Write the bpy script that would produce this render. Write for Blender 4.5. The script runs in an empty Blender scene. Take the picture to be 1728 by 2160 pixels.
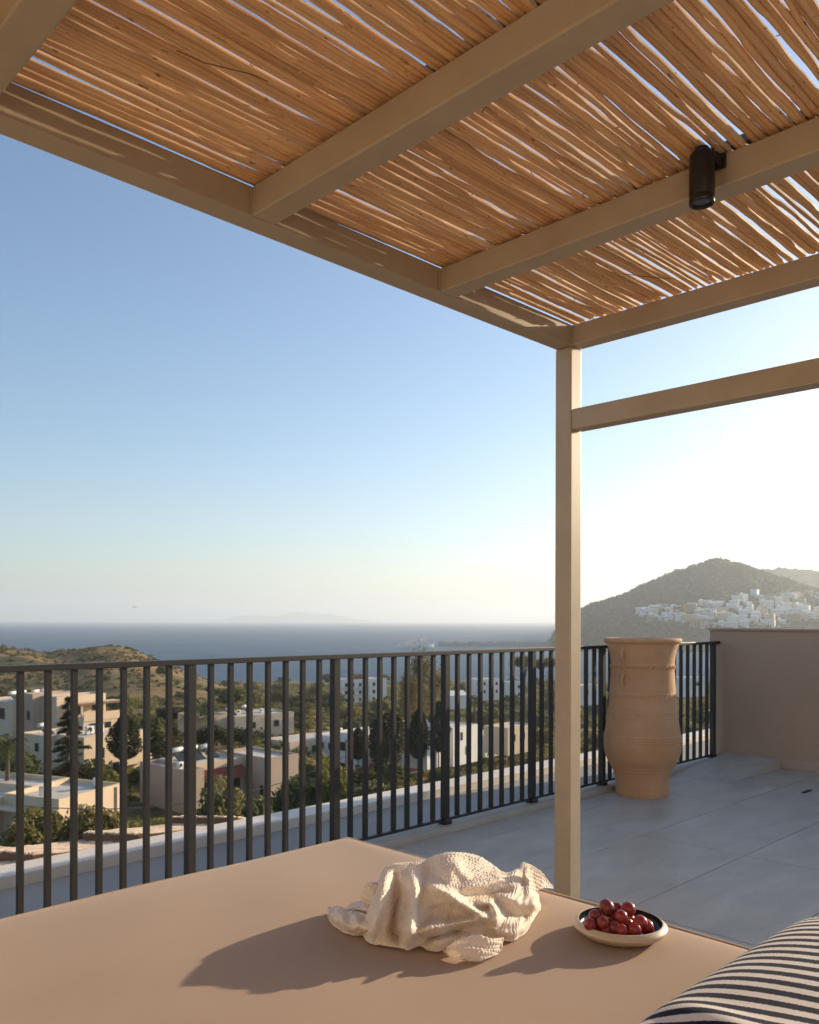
import bpy, bmesh, math, random
import numpy as np
from mathutils import Vector, Matrix

R = math.radians
scene = bpy.context.scene
COL = scene.collection

# ------------------------------------------------------------------ camera
# World axes: +X runs along the railing towards the pot, +Y runs from the viewer out to the railing.
EYE = 1.25
THETA = 45.2                      # camera heading, degrees counter-clockwise from +X
cam_data = bpy.data.cameras.new("camera")
cam = bpy.data.objects.new("camera", cam_data)
COL.objects.link(cam)
cam_data.sensor_fit = 'HORIZONTAL'
cam_data.sensor_width = 24.0
cam_data.lens = 24.72
cam_data.shift_y = 228.5 / 1728
cam_data.clip_start = 0.05
cam_data.clip_end = 90000
cam_data.dof.use_dof = True
cam_data.dof.focus_distance = 2.1
cam_data.dof.aperture_fstop = 9.0
cam.matrix_world = (Matrix.Translation((0, 0, EYE)) @ Matrix.Rotation(R(THETA - 90), 4, 'Z')
                    @ Matrix.Rotation(R(90), 4, 'X') @ Matrix.Rotation(R(0.15), 4, 'Z'))
scene.camera = cam

# ------------------------------------------------------------------ sky, sun, exposure
SUN_AZ = -10.5                     # degrees from +X (counter-clockwise positive)
SUN_EL = 14.5
HAZE_DENSITY = 0.00015
HAZE_G = 0.36
world = bpy.data.worlds.new("World")
scene.world = world
world.use_nodes = True
wn = world.node_tree.nodes
wl = world.node_tree.links
wn.clear()
sky_tex = wn.new("ShaderNodeTexSky")
sky_tex.sky_type = 'NISHITA'
sky_tex.sun_disc = False
sky_tex.sun_elevation = R(SUN_EL)
sky_tex.sun_rotation = R(90 - SUN_AZ)
sky_tex.altitude = 0
sky_tex.air_density = 1.0
sky_tex.dust_density = 1.0
sky_tex.ozone_density = 2.8
bg = wn.new("ShaderNodeBackground")
bg.inputs["Strength"].default_value = 0.14
wo = wn.new("ShaderNodeOutputWorld")
wl.new(sky_tex.outputs[0], bg.inputs[0])
wl.new(bg.outputs[0], wo.inputs[0])

sun_data = bpy.data.lights.new("sun", 'SUN')
sun_data.energy = 5.0
sun_data.angle = R(0.6)
sun_data.color = (1.0, 0.80, 0.55)
sun = bpy.data.objects.new("sun", sun_data)
COL.objects.link(sun)
sdir = Vector((math.cos(R(SUN_AZ)) * math.cos(R(SUN_EL)), math.sin(R(SUN_AZ)) * math.cos(R(SUN_EL)), math.sin(R(SUN_EL))))
sun.rotation_euler = sdir.to_track_quat('Z', 'Y').to_euler()
sun.location = (20, -4, 12)

scene.view_settings.view_transform = 'Standard'
scene.view_settings.look = 'None'
scene.view_settings.exposure = 0.58
scene.view_settings.gamma = 1.0
scene.view_settings.use_curve_mapping = False
scene.render.engine = 'CYCLES'
cy = scene.cycles
cy.use_denoising = True
cy.max_bounces = 8
cy.diffuse_bounces = 6
cy.glossy_bounces = 3
cy.transmission_bounces = 4
cy.volume_bounces = 2
cy.sample_clamp_indirect = 6.0
cy.use_fast_gi = False

# ------------------------------------------------------------------ helpers
th = R(THETA)
FWD = np.array([math.cos(th), math.sin(th)])
RGT = np.array([math.sin(th), -math.cos(th)])

def W(lat, d, z=0.0):
    """A place given by its sideways and forward distance from the viewer."""
    p = RGT * lat + FWD * d
    return Vector((p[0], p[1], z))

def tag(o, label=None, cat=None, group=None, kind=None):
    if label: o["label"] = label
    if cat: o["category"] = cat
    if group: o["group"] = group
    if kind: o["kind"] = kind
    return o

def empty(name, loc=(0, 0, 0), rz=0.0):
    o = bpy.data.objects.new(name, None)
    o.empty_display_size = 0.2
    o.location = loc
    o.rotation_euler = (0, 0, rz)
    COL.objects.link(o)
    return o

class MB:
    """Collects shapes and links them as ONE mesh object."""
    def __init__(self):
        self.v = []; self.f = []; self.mi = []; self.sm = []; self.uv = None
    def add(self, vs, fs, mi=0, smooth=False):
        b = len(self.v)
        self.v.extend([tuple(p) for p in vs])
        self.f.extend([tuple(b + i for i in f) for f in fs])
        self.mi.extend([mi] * len(fs)); self.sm.extend([smooth] * len(fs))
        return self
    def box(self, x0, x1, y0, y1, z0, z1, mi=0, M=None):
        vs = [(x0,y0,z0),(x1,y0,z0),(x1,y1,z0),(x0,y1,z0),(x0,y0,z1),(x1,y0,z1),(x1,y1,z1),(x0,y1,z1)]
        if M is not None: vs = [M @ Vector(p) for p in vs]
        return self.add(vs, [(0,3,2,1),(4,5,6,7),(0,1,5,4),(1,2,6,5),(2,3,7,6),(3,0,4,7)], mi)
    def tube(self, pts, rad, n=8, caps=True, mi=0, smooth=True):
        pts = [Vector(p) for p in pts]
        m = len(pts)
        if not hasattr(rad, '__len__'): rad = [rad] * m
        vs = []
        up = None
        for i, p in enumerate(pts):
            t = (pts[min(i+1, m-1)] - pts[max(i-1, 0)]).normalized()
            if up is None:
                up = Vector((0,0,1)) if abs(t.z) < 0.9 else Vector((1,0,0))
            a = t.cross(up).normalized(); b = a.cross(t).normalized(); up = b
            for k in range(n):
                an = 2*math.pi*k/n
                vs.append(p + (a*math.cos(an) + b*math.sin(an))*rad[i])
        fs = []
        for i in range(m-1):
            for k in range(n):
                k2 = (k+1) % n
                fs.append((i*n+k, i*n+k2, (i+1)*n+k2, (i+1)*n+k))
        self.add(vs, fs, mi, smooth)
        if caps:
            self.add(vs[:n], [tuple(range(n-1, -1, -1))], mi)
            self.add(vs[-n:], [tuple(range(n))], mi)
        return self
    def lathe(self, prof, n=48, mi=0, center=(0,0,0), smooth=True):
        cx, cy_, cz = center
        vs = []
        for r, z in prof:
            for k in range(n):
                a = 2*math.pi*k/n
                vs.append((cx + r*math.cos(a), cy_ + r*math.sin(a), cz + z))
        fs = []
        for i in range(len(prof)-1):
            for k in range(n):
                k2 = (k+1) % n
                fs.append((i*n+k, i*n+k2, (i+1)*n+k2, (i+1)*n+k))
        return self.add(vs, fs, mi, smooth)
    def mesh(self, name, mats, bevel=0.0, seg=2):
        me = bpy.data.meshes.new(name)
        me.from_pydata(self.v, [], self.f)
        if not isinstance(mats, (list, tuple)): mats = [mats]
        for m in mats: me.materials.append(m)
        me.polygons.foreach_set("material_index", self.mi)
        me.polygons.foreach_set("use_smooth", self.sm)
        if bevel > 0:
            bm = bmesh.new(); bm.from_mesh(me)
            bmesh.ops.remove_doubles(bm, verts=bm.verts, dist=1e-5)
            es = [e for e in bm.edges if len(e.link_faces) == 2 and e.calc_face_angle(0) > 0.6]
            bmesh.ops.bevel(bm, geom=es, offset=bevel, segments=seg, profile=0.5, affect='EDGES')
            bm.to_mesh(me); bm.free()
            if seg > 1:
                pass
        me.update()
        return me
    def build(self, name, mats, parent=None, loc=(0,0,0), bevel=0.0, seg=2):
        return link(name, self.mesh(name, mats, bevel, seg), parent, loc)

def link(name, me, parent=None, loc=(0,0,0), rot=(0,0,0), scale=(1,1,1)):
    o = bpy.data.objects.new(name, me)
    COL.objects.link(o)
    if parent is not None: o.parent = parent
    o.location = loc; o.rotation_euler = rot; o.scale = scale
    return o

def np_mesh(name, verts, faces, mats, smooth=False):
    """verts (n,3) array, faces (m,k) int array with constant k."""
    verts = np.asarray(verts, dtype=np.float32); faces = np.asarray(faces, dtype=np.int32)
    k = faces.shape[1]
    me = bpy.data.meshes.new(name)
    me.vertices.add(len(verts)); me.vertices.foreach_set("co", verts.ravel())
    me.loops.add(faces.size); me.loops.foreach_set("vertex_index", faces.ravel())
    me.polygons.add(len(faces))
    me.polygons.foreach_set("loop_start", np.arange(0, faces.size, k, dtype=np.int32))
    me.polygons.foreach_set("loop_total", np.full(len(faces), k, dtype=np.int32))
    me.polygons.foreach_set("use_smooth", np.full(len(faces), smooth, dtype=bool))
    if not isinstance(mats, (list, tuple)): mats = [mats]
    for m in mats: me.materials.append(m)
    me.update(calc_edges=True); me.validate()
    return me

def copy_tree(o, parent=None):
    c = o.copy(); COL.objects.link(c)
    if parent is not None: c.parent = parent
    for ch in list(o.children): copy_tree(ch, c)
    return c

# ------------------------------------------------------------------ materials
class N:
    def __init__(self, name):
        self.m = bpy.data.materials.new(name); self.m.use_nodes = True
        self.nt = self.m.node_tree; self.nt.nodes.clear()
        self.out = self.nt.nodes.new("ShaderNodeOutputMaterial")
        self.b = self.nt.nodes.new("ShaderNodeBsdfPrincipled")
        self.nt.links.new(self.b.outputs[0], self.out.inputs["Surface"])
        self.tc = self.nt.nodes.new("ShaderNodeTexCoord")
    def node(self, t, **kw):
        n = self.nt.nodes.new(t)
        for k, v in kw.items():
            if k in n.inputs: n.inputs[k].default_value = v
            else: setattr(n, k, v)
        return n
    def L(self, a, b): self.nt.links.new(a, b)
    def set(self, **kw):
        for k, v in kw.items(): self.b.inputs[k.replace("_", " ")].default_value = v
        return self
    def coords(self, scale=(1,1,1), kind="Object", rot=(0,0,0)):
        mp = self.node("ShaderNodeMapping")
        mp.inputs["Scale"].default_value = scale; mp.inputs["Rotation"].default_value = rot
        self.L(self.tc.outputs[kind], mp.inputs[0]); return mp.outputs[0]
    def noise(self, vec, scale=5, detail=4, rough=0.55, dist=0.0):
        n = self.node("ShaderNodeTexNoise", Scale=scale, Detail=detail, Roughness=rough, Distortion=dist)
        if vec is not None: self.L(vec, n.inputs["Vector"])
        return n.outputs[0]
    def ramp(self, fac, stops):
        r = self.node("ShaderNodeValToRGB")
        e = r.color_ramp.elements
        while len(e) < len(stops): e.new(0.5)
        for i, (p, c) in enumerate(stops):
            e[i].position = p; e[i].color = (*c, 1) if len(c) == 3 else c
        self.L(fac, r.inputs[0]); return r.outputs[0]
    def mix(self, fac, a, b, mode='MIX'):
        n = self.node("ShaderNodeMix", data_type='RGBA', blend_type=mode)
        for s, v in ((0, fac), (6, a), (7, b)):
            if hasattr(v, 'links') or isinstance(v, bpy.types.NodeSocket): self.L(v, n.inputs[s])
            elif s == 0: n.inputs[0].default_value = v
            else: n.inputs[s].default_value = (*v, 1)
        return n.outputs[2]
    def math(self, op, a, b=None, c=None):
        n = self.node("ShaderNodeMath", operation=op)
        for i, v in enumerate((a, b, c)):
            if v is None: continue
            if isinstance(v, bpy.types.NodeSocket): self.L(v, n.inputs[i])
            else: n.inputs[i].default_value = v
        return n.outputs[0]
    def color(self, s): self.L(s, self.b.inputs["Base Color"]); return self
    def rough(self, s): self.L(s, self.b.inputs["Roughness"]); return self
    def bump(self, h, strength=0.3, dist=0.01):
        n = self.node("ShaderNodeBump"); n.inputs["Strength"].default_value = strength
        n.inputs["Distance"].default_value = dist
        self.L(h, n.inputs["Height"]); self.L(n.outputs[0], self.b.inputs["Normal"]); return self
    def rnd(self):
        return self.node("ShaderNodeObjectInfo").outputs["Random"]
    def island(self):
        return self.node("ShaderNodeNewGeometry").outputs["Random Per Island"]

def mul(c, k): return tuple(min(1, x*k) for x in c)

def simple(name, col, rough=0.6, var=0.12, scale=4.0, bump=0.0, bscale=60, metallic=0.0, spec=0.4, kind="Object"):
    m = N(name)
    v = m.coords(kind=kind)
    f = m.noise(v, scale, 5, 0.6)
    m.color(m.ramp(f, [(0.3, mul(col, 1-var)), (0.7, mul(col, 1+var))]))
    m.set(Roughness=rough, Metallic=metallic)
    m.b.inputs["Specular IOR Level"].default_value = spec
    if bump > 0: m.bump(m.noise(v, bscale, 4, 0.6), bump, 0.004)
    return m.m

M_metal = simple("taupe_painted_steel", (0.44, 0.35, 0.245), 0.42, 0.08, 5, 0.08, 220)
M_rail = simple("dark_bronze_paint", (0.034, 0.031, 0.028), 0.42, 0.08, 6, 0.04, 300)
M_black = simple("black_powder_coat", (0.016, 0.014, 0.013), 0.38, 0.1, 6, 0.04, 400)
M_wall = simple("beige_render", (0.41, 0.30, 0.212), 0.85, 0.07, 1.2, 0.35, 160)
M_white = simple("white_roof_coating", (0.77, 0.70, 0.61), 0.75, 0.07, 1.4, 0.25, 60)
M_kerb = simple("pale_stone_kerb", (0.45, 0.40, 0.34), 0.7, 0.1, 3, 0.2, 80)
M_lens = simple("lamp_glass", (0.06, 0.06, 0.06), 0.08, 0.05, 5)
M_lens.node_tree.nodes["Principled BSDF"].inputs["Coat Weight"].default_value = 1.0

def reed_material():
    m = N("peeled_reed")
    v = m.coords((3, 60, 60))
    rnd = m.rnd()
    base = m.ramp(rnd, [(0.0, (0.52, 0.27, 0.115)), (0.35, (0.80, 0.46, 0.21)), (0.7, (0.83, 0.52, 0.26)), (1.0, (0.60, 0.37, 0.19))])
    fib = m.noise(v, 1.0, 6, 0.65)
    c = m.mix(0.24, base, m.ramp(fib, [(0.25, (0.54, 0.33, 0.17)), (0.55, (0.78, 0.49, 0.25)), (0.8, (0.86, 0.61, 0.36))]))
    spots = m.noise(m.coords((30, 90, 90)), 1.0, 3, 0.5)
    c = m.mix(m.ramp(spots, [(0.67, (0,0,0)), (0.72, (0.8,)*3)]), c, (0.10, 0.05, 0.025))
    big = m.noise(m.coords((2.2, 9, 9)), 1.0, 3, 0.5)
    c = m.mix(m.ramp(big, [(0.45, (0,0,0)), (0.75, (0.35,)*3)]), c, (0.44, 0.26, 0.14))
    m.color(c).set(Roughness=0.55)
    m.bump(fib, 0.12, 0.002)
    return m.m
M_reed = reed_material()

def fabric_material():
    m = N("tan_outdoor_fabric")
    v = m.coords()
    w1 = m.node("ShaderNodeTexWave", bands_direction='DIAGONAL', Scale=110.0, Distortion=0.6)
    w1.inputs["Detail"].default_value = 1.0
    m.L(v, w1.inputs["Vector"])
    f = m.noise(v, 2.2, 5, 0.6)
    c = m.ramp(f, [(0.3, (0.35, 0.225, 0.145)), (0.7, (0.385, 0.255, 0.165))])
    c = m.mix(0.34, c, m.ramp(w1.outputs[0], [(0.2, (0.26, 0.17, 0.11)), (0.8, (0.42, 0.285, 0.19))]))
    m.color(c).set(Roughness=0.85)
    m.b.inputs["Sheen Weight"].default_value = 0.15
    m.bump(m.math('ADD', w1.outputs[0], m.math('MULTIPLY', m.noise(v, 9, 4, 0.6), 1.2)), 0.10, 0.002)
    return m.m
M_fabric = fabric_material()

def tile_material():
    m = N("grey_porcelain_tile")
    v = m.coords((1.0, 2.6, 1.0), kind="Object")
    r = m.rnd()
    cv = m.node("ShaderNodeVectorMath", operation='ADD')
    m.L(v, cv.inputs[0]); cmb = m.node("ShaderNodeCombineXYZ")
    m.L(m.math('MULTIPLY', r, 37.0), cmb.inputs[0]); m.L(m.math('MULTIPLY', r, 91.0), cmb.inputs[1])
    m.L(cmb.outputs[0], cv.inputs[1])
    f = m.noise(cv.outputs[0], 2.2, 7, 0.62, 0.6)
    c = m.ramp(f, [(0.28, (0.38, 0.335, 0.28)), (0.5, (0.48, 0.42, 0.34)), (0.72, (0.55, 0.495, 0.42))])
    st = m.noise(cv.outputs[0], 14, 3, 0.5, 1.2)
    c = m.mix(m.ramp(st, [(0.66, (0,0,0)), (0.72, (0.35,)*3)]), c, (0.21, 0.205, 0.20))
    m.color(c)
    m.rough(m.ramp(f, [(0.3, (0.45,)*3), (0.7, (0.6,)*3)]))
    m.bump(f, 0.05, 0.004)
    return m.m
M_tile = tile_material()
M_grout = simple("grey_grout", (0.13, 0.125, 0.12), 0.9)
# ================================================================== TERRACE
random.seed(7); rng = np.random.default_rng(7)

M_bl = simple("pale_bounce_render", (0.76, 0.66, 0.52), 0.85, 0.04, 1.5, 0.3, 120)  # kept pale so the added facade throws more sunlight back
# building under the terrace, floor slab and tiles
floor = MB().box(-4.0, 7.3, -4.0, 3.35, -0.30, -0.006).build("terrace_floor", M_grout)
tag(floor, kind="structure")
TA, TB, AX, BX = 1.2, 0.6, 4.44, 1.93
tile_me = MB().box(0.0024, TA-0.0024, 0.0024, TB-0.0024, -0.02, 0.0).mesh("tile", M_tile, 0.0012, 1)
def cut_tile(w0, w1, h0, h1):
    return MB().box(w0, w1, h0, h1, -0.02, 0.0).mesh("tile", M_tile, 0.0012, 1)
tile_cache = {}
for i in range(-6, 4):
    for j in range(-8, 4):
        x0 = AX + i*TA; y0 = BX + j*TB
        x1 = min(x0+TA, 7.3); y1 = min(y0+TB, 3.35)
        if x1 - x0 < 0.03 or y1 - y0 < 0.03 or x0 < -3.0: continue
        if x1 == x0+TA and y1 == y0+TB: me = tile_me
        else:
            k = (round(x1-x0, 3), round(y1-y0, 3))
            me = tile_cache.setdefault(k, cut_tile(0.0024, k[0]-0.0024, 0.0024, k[1]-0.0024))
        t = link("tile", me, floor, (x0, y0, random.uniform(-0.0006, 0.0006)))

kerb = MB().box(-4.0, 7.3, 3.352, 3.52, -0.30, 0.036).build("kerb", M_kerb, bevel=0.004)
tag(kerb, kind="structure")
outer = MB().box(-6.0, 14.0, 3.522, 4.10, -0.30, -0.004).build("roof_ledge", simple("grey_screed", (0.36, 0.335, 0.30), 0.8, 0.14, 0.9, 0.3, 40))
tag(outer, kind="structure")
bld = MB().box(-6.0, 14.0, -8.0, 4.28, -13.0, -0.302).build("hotel_building", M_wall)
tag(bld, kind="structure")

par = MB().box(-6.0, 14.0, 4.102, 4.30, -0.30, 0.056).build("roof_parapet", M_white, bevel=0.006)
tag(par, "low white coated parapet along the outer roof edge beyond the railing", "parapet")

# unseen facade added behind the viewer; its sunlit face bounces warm light under the pergola
fac = empty("bounce_facade", (-1.86, 0, 0))
tag(fac, "unseen pale facade with a glazed door, added to bounce sunlight onto the terrace", "facade")
fw = MB().box(-0.3, 0.0, -6.0, -0.6, -0.28, 3.6).box(-0.3, 0.0, 0.9, 4.1, -0.28, 3.6).box(-0.3, 0.0, -0.599, 0.899, 2.3, 3.6)
fw.build("bounce_wall", M_bl, fac)
df = MB().box(-0.16, -0.10, -0.598, -0.54, 0.0, 2.298).box(-0.16, -0.10, 0.84, 0.898, 0.0, 2.298).box(-0.16, -0.10, -0.539, 0.839, 2.24, 2.298).box(-0.16, -0.10, 0.12, 0.18, 0.0, 2.239)
dfo = df.build("door_frame", M_rail, fac)
MB().box(-0.14, -0.12, -0.539, 0.839, 0.0, 2.239).build("glass", M_lens, dfo)

# plastered wall at the far end
wall = empty("terrace_wall", (7.3, 0, 0))
tag(wall, "waist high beige rendered wall closing the far end of the terrace", "wall")
MB().box(0.003, 0.22, -6.0, 3.50, -0.30, 1.165).build("wall_body", M_wall, wall, bevel=0.005)
MB().box(-0.012, 0.235, -6.0, 3.512, 1.166, 1.188).build("coping", M_wall, wall, bevel=0.004)
MB().box(-0.012, 0.002, -6.0, 3.34, 0.001, 0.085).build("skirting", simple("stone_skirting", (0.40, 0.31, 0.25), 0.6, 0.08, 4), wall, bevel=0.002)

# low sloping threshold by the wall
rs = MB()
rs.add([(6.30,2.86,0.001),(7.285,2.86,0.001),(7.285,3.348,0.001),(6.30,3.348,0.001),(7.285,2.86,0.078),(7.285,3.348,0.078)],
       [(0,3,2,1),(0,1,4),(0,4,5,3),(1,2,5,4),(2,3,5)])
o = rs.build("floor_ramp", M_tile)
tag(o, "low grey tiled wedge ramp rising against the beige wall", "ramp")
dr = MB().box(-0.07, 0.07, -0.012, 0.012, 0.0, 0.006).build("floor_drain", M_black, None, (6.43, 2.335, 0.001))
tag(dr, "small dark slot drain in the grey tiles before the wall", "drain")

# ------------------------------------------------------------------ pergola
pg = empty("pergola", (2.97, 2.034, 0))
tag(pg, "taupe steel pergola roofed with peeled reeds over the daybed", "pergola")
PX, PY = 2.97, 2.034
def pbox(name, x0, x1, y0, y1, z0, z1, bevel=0.006, mat=None):
    b = MB().box(x0-PX, x1-PX, y0-PY, y1-PY, z0, z1)
    return b.build(name, mat or M_metal, pg, bevel=bevel, seg=3)
Z0, Z1 = 2.403, 2.489
S = 0.08
REAR = -1.25
pbox("post", PX, PX+S, PY, PY+S, 0.001, Z0-0.001)
pbox("post", PX, PX+S, REAR-S, REAR, 0.001, Z0-0.001)
pbox("post", -1.7, -1.7+S, REAR-S, REAR, 0.001, Z0-0.001)
pbox("post", -1.7, -1.7+S, PY, PY+S, 0.001, Z0-0.001)
pbox("beam", -1.7, PX+S, PY, PY+S, Z0, Z1+0.004)
pbox("beam", -1.7, PX+S, REAR-S, REAR, Z0, Z1)
for a0 in (PX, 2.164, 1.377, 0.590, -0.197, -0.984, -1.7):
    pbox("beam", a0, a0+S, REAR+0.001, PY-0.001, Z0+0.0012, Z1)
pbox("cross_rail", PX+0.002, PX+S-0.002, REAR+0.001, PY-0.001, 2.052, 2.138)
# weld beads where beams meet the front beam
for a0 in (2.164, 1.377, 0.590, PX):
    MB().tube([(a0-PX-0.002, -0.003, Z0+0.004), (a0-PX-0.002, -0.003, Z1-0.004)], 0.0035, 6).build("weld_bead", M_metal, pg)
# dark battens that clamp the reeds above each beam
M_batten = simple("weathered_batten", (0.10, 0.075, 0.055), 0.8)
for a0 in (2.164, 1.377, 0.590, -0.197):
    pbox("batten", a0+0.02, a0+0.055, REAR+0.02, PY+0.02, Z1+0.022, Z1+0.045, 0.003, M_batten)

# reeds: every one its own wavering, knotted stick
def _ss0(a, b, x):
    t = min(1.0, max(0.0, (x-a)/(b-a))); return t*t*(3-2*t)
def smooth_noise(x, amp, freq, seed):
    r = np.random.default_rng(seed)
    y = np.zeros_like(x)
    for k in range(1, 5):
        y += amp/k * np.sin(x*freq*k*(0.7+0.6*r.random()) + r.random()*6.283)
    return y
NS = 8
def reed_mesh(xs, yc, zc, rad, seed):
    r = np.random.default_rng(seed)
    n = len(xs)
    ang = np.arange(NS)*2*np.pi/NS
    rr = rad.copy()
    # knots
    k = xs[0] + r.random()*0.2
    while k < xs[-1]:
        rr += rad*0.16*np.exp(-((xs-k)/0.008)**2)
        yc = yc + r.normal(0, 0.0011)*np.tanh((xs-k)/0.02)
        k += 0.10 + r.random()*0.22
    V = np.zeros((n, NS, 3))
    V[:,:,0] = xs[:,None]
    oval = 1 + 0.06*np.sin(ang*2 + r.random()*6)[None,:]
    V[:,:,1] = yc[:,None] + rr[:,None]*oval*np.cos(ang)[None,:]
    V[:,:,2] = zc[:,None] + rr[:,None]*oval*np.sin(ang)[None,:]
    idx = np.arange(n*NS).reshape(n, NS)
    a = idx[:-1]; b = idx[1:]
    F = np.stack([a, np.roll(a,-1,1), np.roll(b,-1,1), b], -1).reshape(-1,4)
    V = V.reshape(-1,3)
    # little snapped twig stubs
    VS, FS = [V], [F]
    base = len(V)
    for _ in range(r.integers(2, 6)):
        i = r.integers(3, n-3); an = r.uniform(-2.9, -0.2)
        rd = rr[i]
        c0 = np.array([xs[i], yc[i], zc[i]]) + rd*0.6*np.array([0, math.cos(an), math.sin(an)])
        dirn = np.array([r.uniform(0.4,1.0)*r.choice([-1,1]), math.cos(an)*0.8, math.sin(an)*0.8]); dirn /= np.linalg.norm(dirn)
        L = r.uniform(0.006, 0.014); w = r.uniform(0.0018, 0.0036)
        side = np.cross(dirn, [0,0.3,1]); side /= np.linalg.norm(side); up = np.cross(side, dirn)
        q = [c0+side*w, c0+up*w, c0-side*w, c0-up*w]
        c1 = c0 + dirn*L
        q2 = [c1+side*w*.6, c1+up*w*.6, c1-side*w*.6, c1-up*w*.6]
        VS.append(np.array(q+q2))
        FS.append(base + np.array([(0,1,5,4),(1,2,6,5),(2,3,7,6),(3,0,4,7),(4,5,6,7)]))
        base += 8
    return np.concatenate(VS), np.concatenate(FS)

y = PY + 0.014
count = 0
XS = np.arange(-1.6, 3.04, 0.028)
field_seed = 100
while y > REAR + 0.02 and count < 296:
    r = np.random.default_rng(1000+count)
    rad0 = r.uniform(0.0060, 0.0092)
    gap = r.choice([-0.0014, -0.0007, 0.0, 0.0006, 0.0042], p=[0.28, 0.32, 0.27, 0.07, 0.06])
    y -= rad0
    xs0, xs1 = XS[0] + r.uniform(0, .1), XS[-1] - r.uniform(0, 0.012)
    xs = np.arange(xs0, xs1, 0.027)
    # neighbours share a slow drift, each adds its own wobble, larger away from the beams
    yc = y + smooth_noise(xs, 0.0030, 2.1, 55 + count//12) + smooth_noise(xs, 0.0018*(1+0.6*_ss0(1.4, 0.7, y)), 3.1, 3000+count) + smooth_noise(xs, 0.0007, 13, 4000+count)
    zc = Z1 + rad0 + 0.0045 + np.abs(smooth_noise(xs, 0.0022, 2.6, 5000+count)) + r.uniform(0.0, 0.0055)
    if r.random() < 0.5: t = np.linspace(0.82, 1.12, len(xs))
    else: t = np.linspace(1.12, 0.82, len(xs))
    V, F = reed_mesh(xs, yc, zc, rad0*t, 7000+count)
    V[:,0] -= PX; V[:,1] -= PY
    o = link("reed", np_mesh("reed", V, F, M_reed, True), pg)
    y -= rad0 + gap
    count += 1
# loose twigs caught under the reeds
M_twig = simple("dry_twig", (0.10, 0.055, 0.03), 0.8)
def twig(pts, r=0.0016):
    MB().tube([(p[0]-PX, p[1]-PY, p[2]) for p in pts], r*0.7, 6).build("twig", M_twig, pg)
twig([(0.93,1.66,2.487),(0.98,1.63,2.470),(1.02,1.60,2.462),(1.07,1.585,2.466),(1.12,1.59,2.474)], 0.0014)
twig([(2.66,1.60,2.488),(2.70,1.52,2.465),(2.76,1.47,2.462)], 0.0016)

# ------------------------------------------------------------------ spotlight on the beam
sp = empty("spotlight", (2.162, 1.022, 2.44))
tag(sp, "black cylindrical spotlight on a bracket under the reed roof", "spotlight")
prof = [(0.0,-0.093),(0.0235,-0.093),(0.0245,-0.090),(0.0255,-0.0935),(0.0305,-0.0945),(0.0325,-0.0925),(0.0325,-0.0765),(0.0320,-0.0755),(0.0325,-0.0745),
        (0.0325,0.028),(0.0305,0.036),(0.025,0.042),(0.019,0.044),(0.018,0.052),(0.012,0.056),(0.0,0.057)]
MB().lathe(prof[2:], 40, center=(-0.056,0.012,0)).build("lamp_body", M_black, sp)
MB().lathe([(0.0,-0.0885),(0.0243,-0.0885)], 32, center=(-0.056,0.012,0)).build("lens", M_lens, sp)
br = MB().box(-0.012,-0.001,-0.030,0.034,0.008,0.046)
br.box(-0.060,-0.0125,-0.022,-0.014,0.012,0.040).box(-0.060,-0.0125,0.038,0.046,0.012,0.040)
br.build("bracket", M_black, sp, bevel=0.002)

# ------------------------------------------------------------------ railing
rl = empty("railing", (0, 3.42, 0))
tag(rl, "dark bronze metal railing of square balusters along the terrace edge", "railing")
rail_end = 7.255
MB().box(-3.2, rail_end, -0.021, 0.021, 1.045, 1.070).build("top_rail", M_rail, rl, bevel=0.003)
MB().box(7.235, 7.30, -0.021, 0.021, 1.0455, 1.0705).build("rail_end_cap", M_rail, rl, bevel=0.003)
posts = [1.994 + 0.8526*k for k in range(-5, 7)]
posts[-1] = 7.20
pm = MB().box(-0.0205, 0.0205, -0.0205, 0.0205, 0.0, 1.044)
post_me = pm.mesh("railing_post", M_rail, 0.002, 1)
foot_me = MB().box(-0.031, 0.031, -0.031, 0.031, 0.0, 0.026).mesh("foot", M_rail, 0.003, 1)
bal_me = MB().box(-0.0118, 0.0118, -0.0118, 0.0118, 0.072, 1.0445).mesh("baluster", M_rail, 0.0012, 1)
for i, a in enumerate(posts):
    p = link("railing_post", post_me, rl, (a, 0, 0.037))
    p.scale = (1, 1, (1.044-0.037)/1.044)
    link("foot", foot_me, p, (0, 0, 0))
    if i+1 < len(posts):
        b = posts[i+1]
        MB().box(a+0.021, b-0.021, -0.010, 0.010, 0.055, 0.0715).build("bottom_rail", M_rail, rl, bevel=0.0015, seg=1)
        for k in range(1, 8):
            link("baluster", bal_me, rl, (a + (b-a)*k/8, 0, 0))

# ------------------------------------------------------------------ terracotta pot
pot = empty("terracotta_pot", tuple(W(1.685, 6.10, 0.0)))
tag(pot, "tall ribbed terracotta urn standing by the railing", "pot")
def terracotta():
    m = N("terracotta")
    v = m.coords()
    f = m.noise(v, 3.0, 6, 0.62)
    c = m.ramp(f, [(0.3, (0.50, 0.275, 0.135)), (0.52, (0.56, 0.325, 0.17)), (0.72, (0.62, 0.385, 0.22))])
    st = m.noise(m.coords((1, 1, 14)), 2.0, 3, 0.5)
    c = m.mix(m.ramp(st, [(0.5, (0,0,0)), (0.8, (0.35,)*3)]), c, (0.60, 0.42, 0.30))
    m.color(c).set(Roughness=0.85)
    m.bump(m.math('ADD', m.noise(v, 60, 4, 0.6), m.math('MULTIPLY', m.noise(m.coords((1,1,60)), 3, 2, 0.5), 0.3)), 0.25, 0.004)
    return m.m
M_terra = terracotta()
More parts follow.
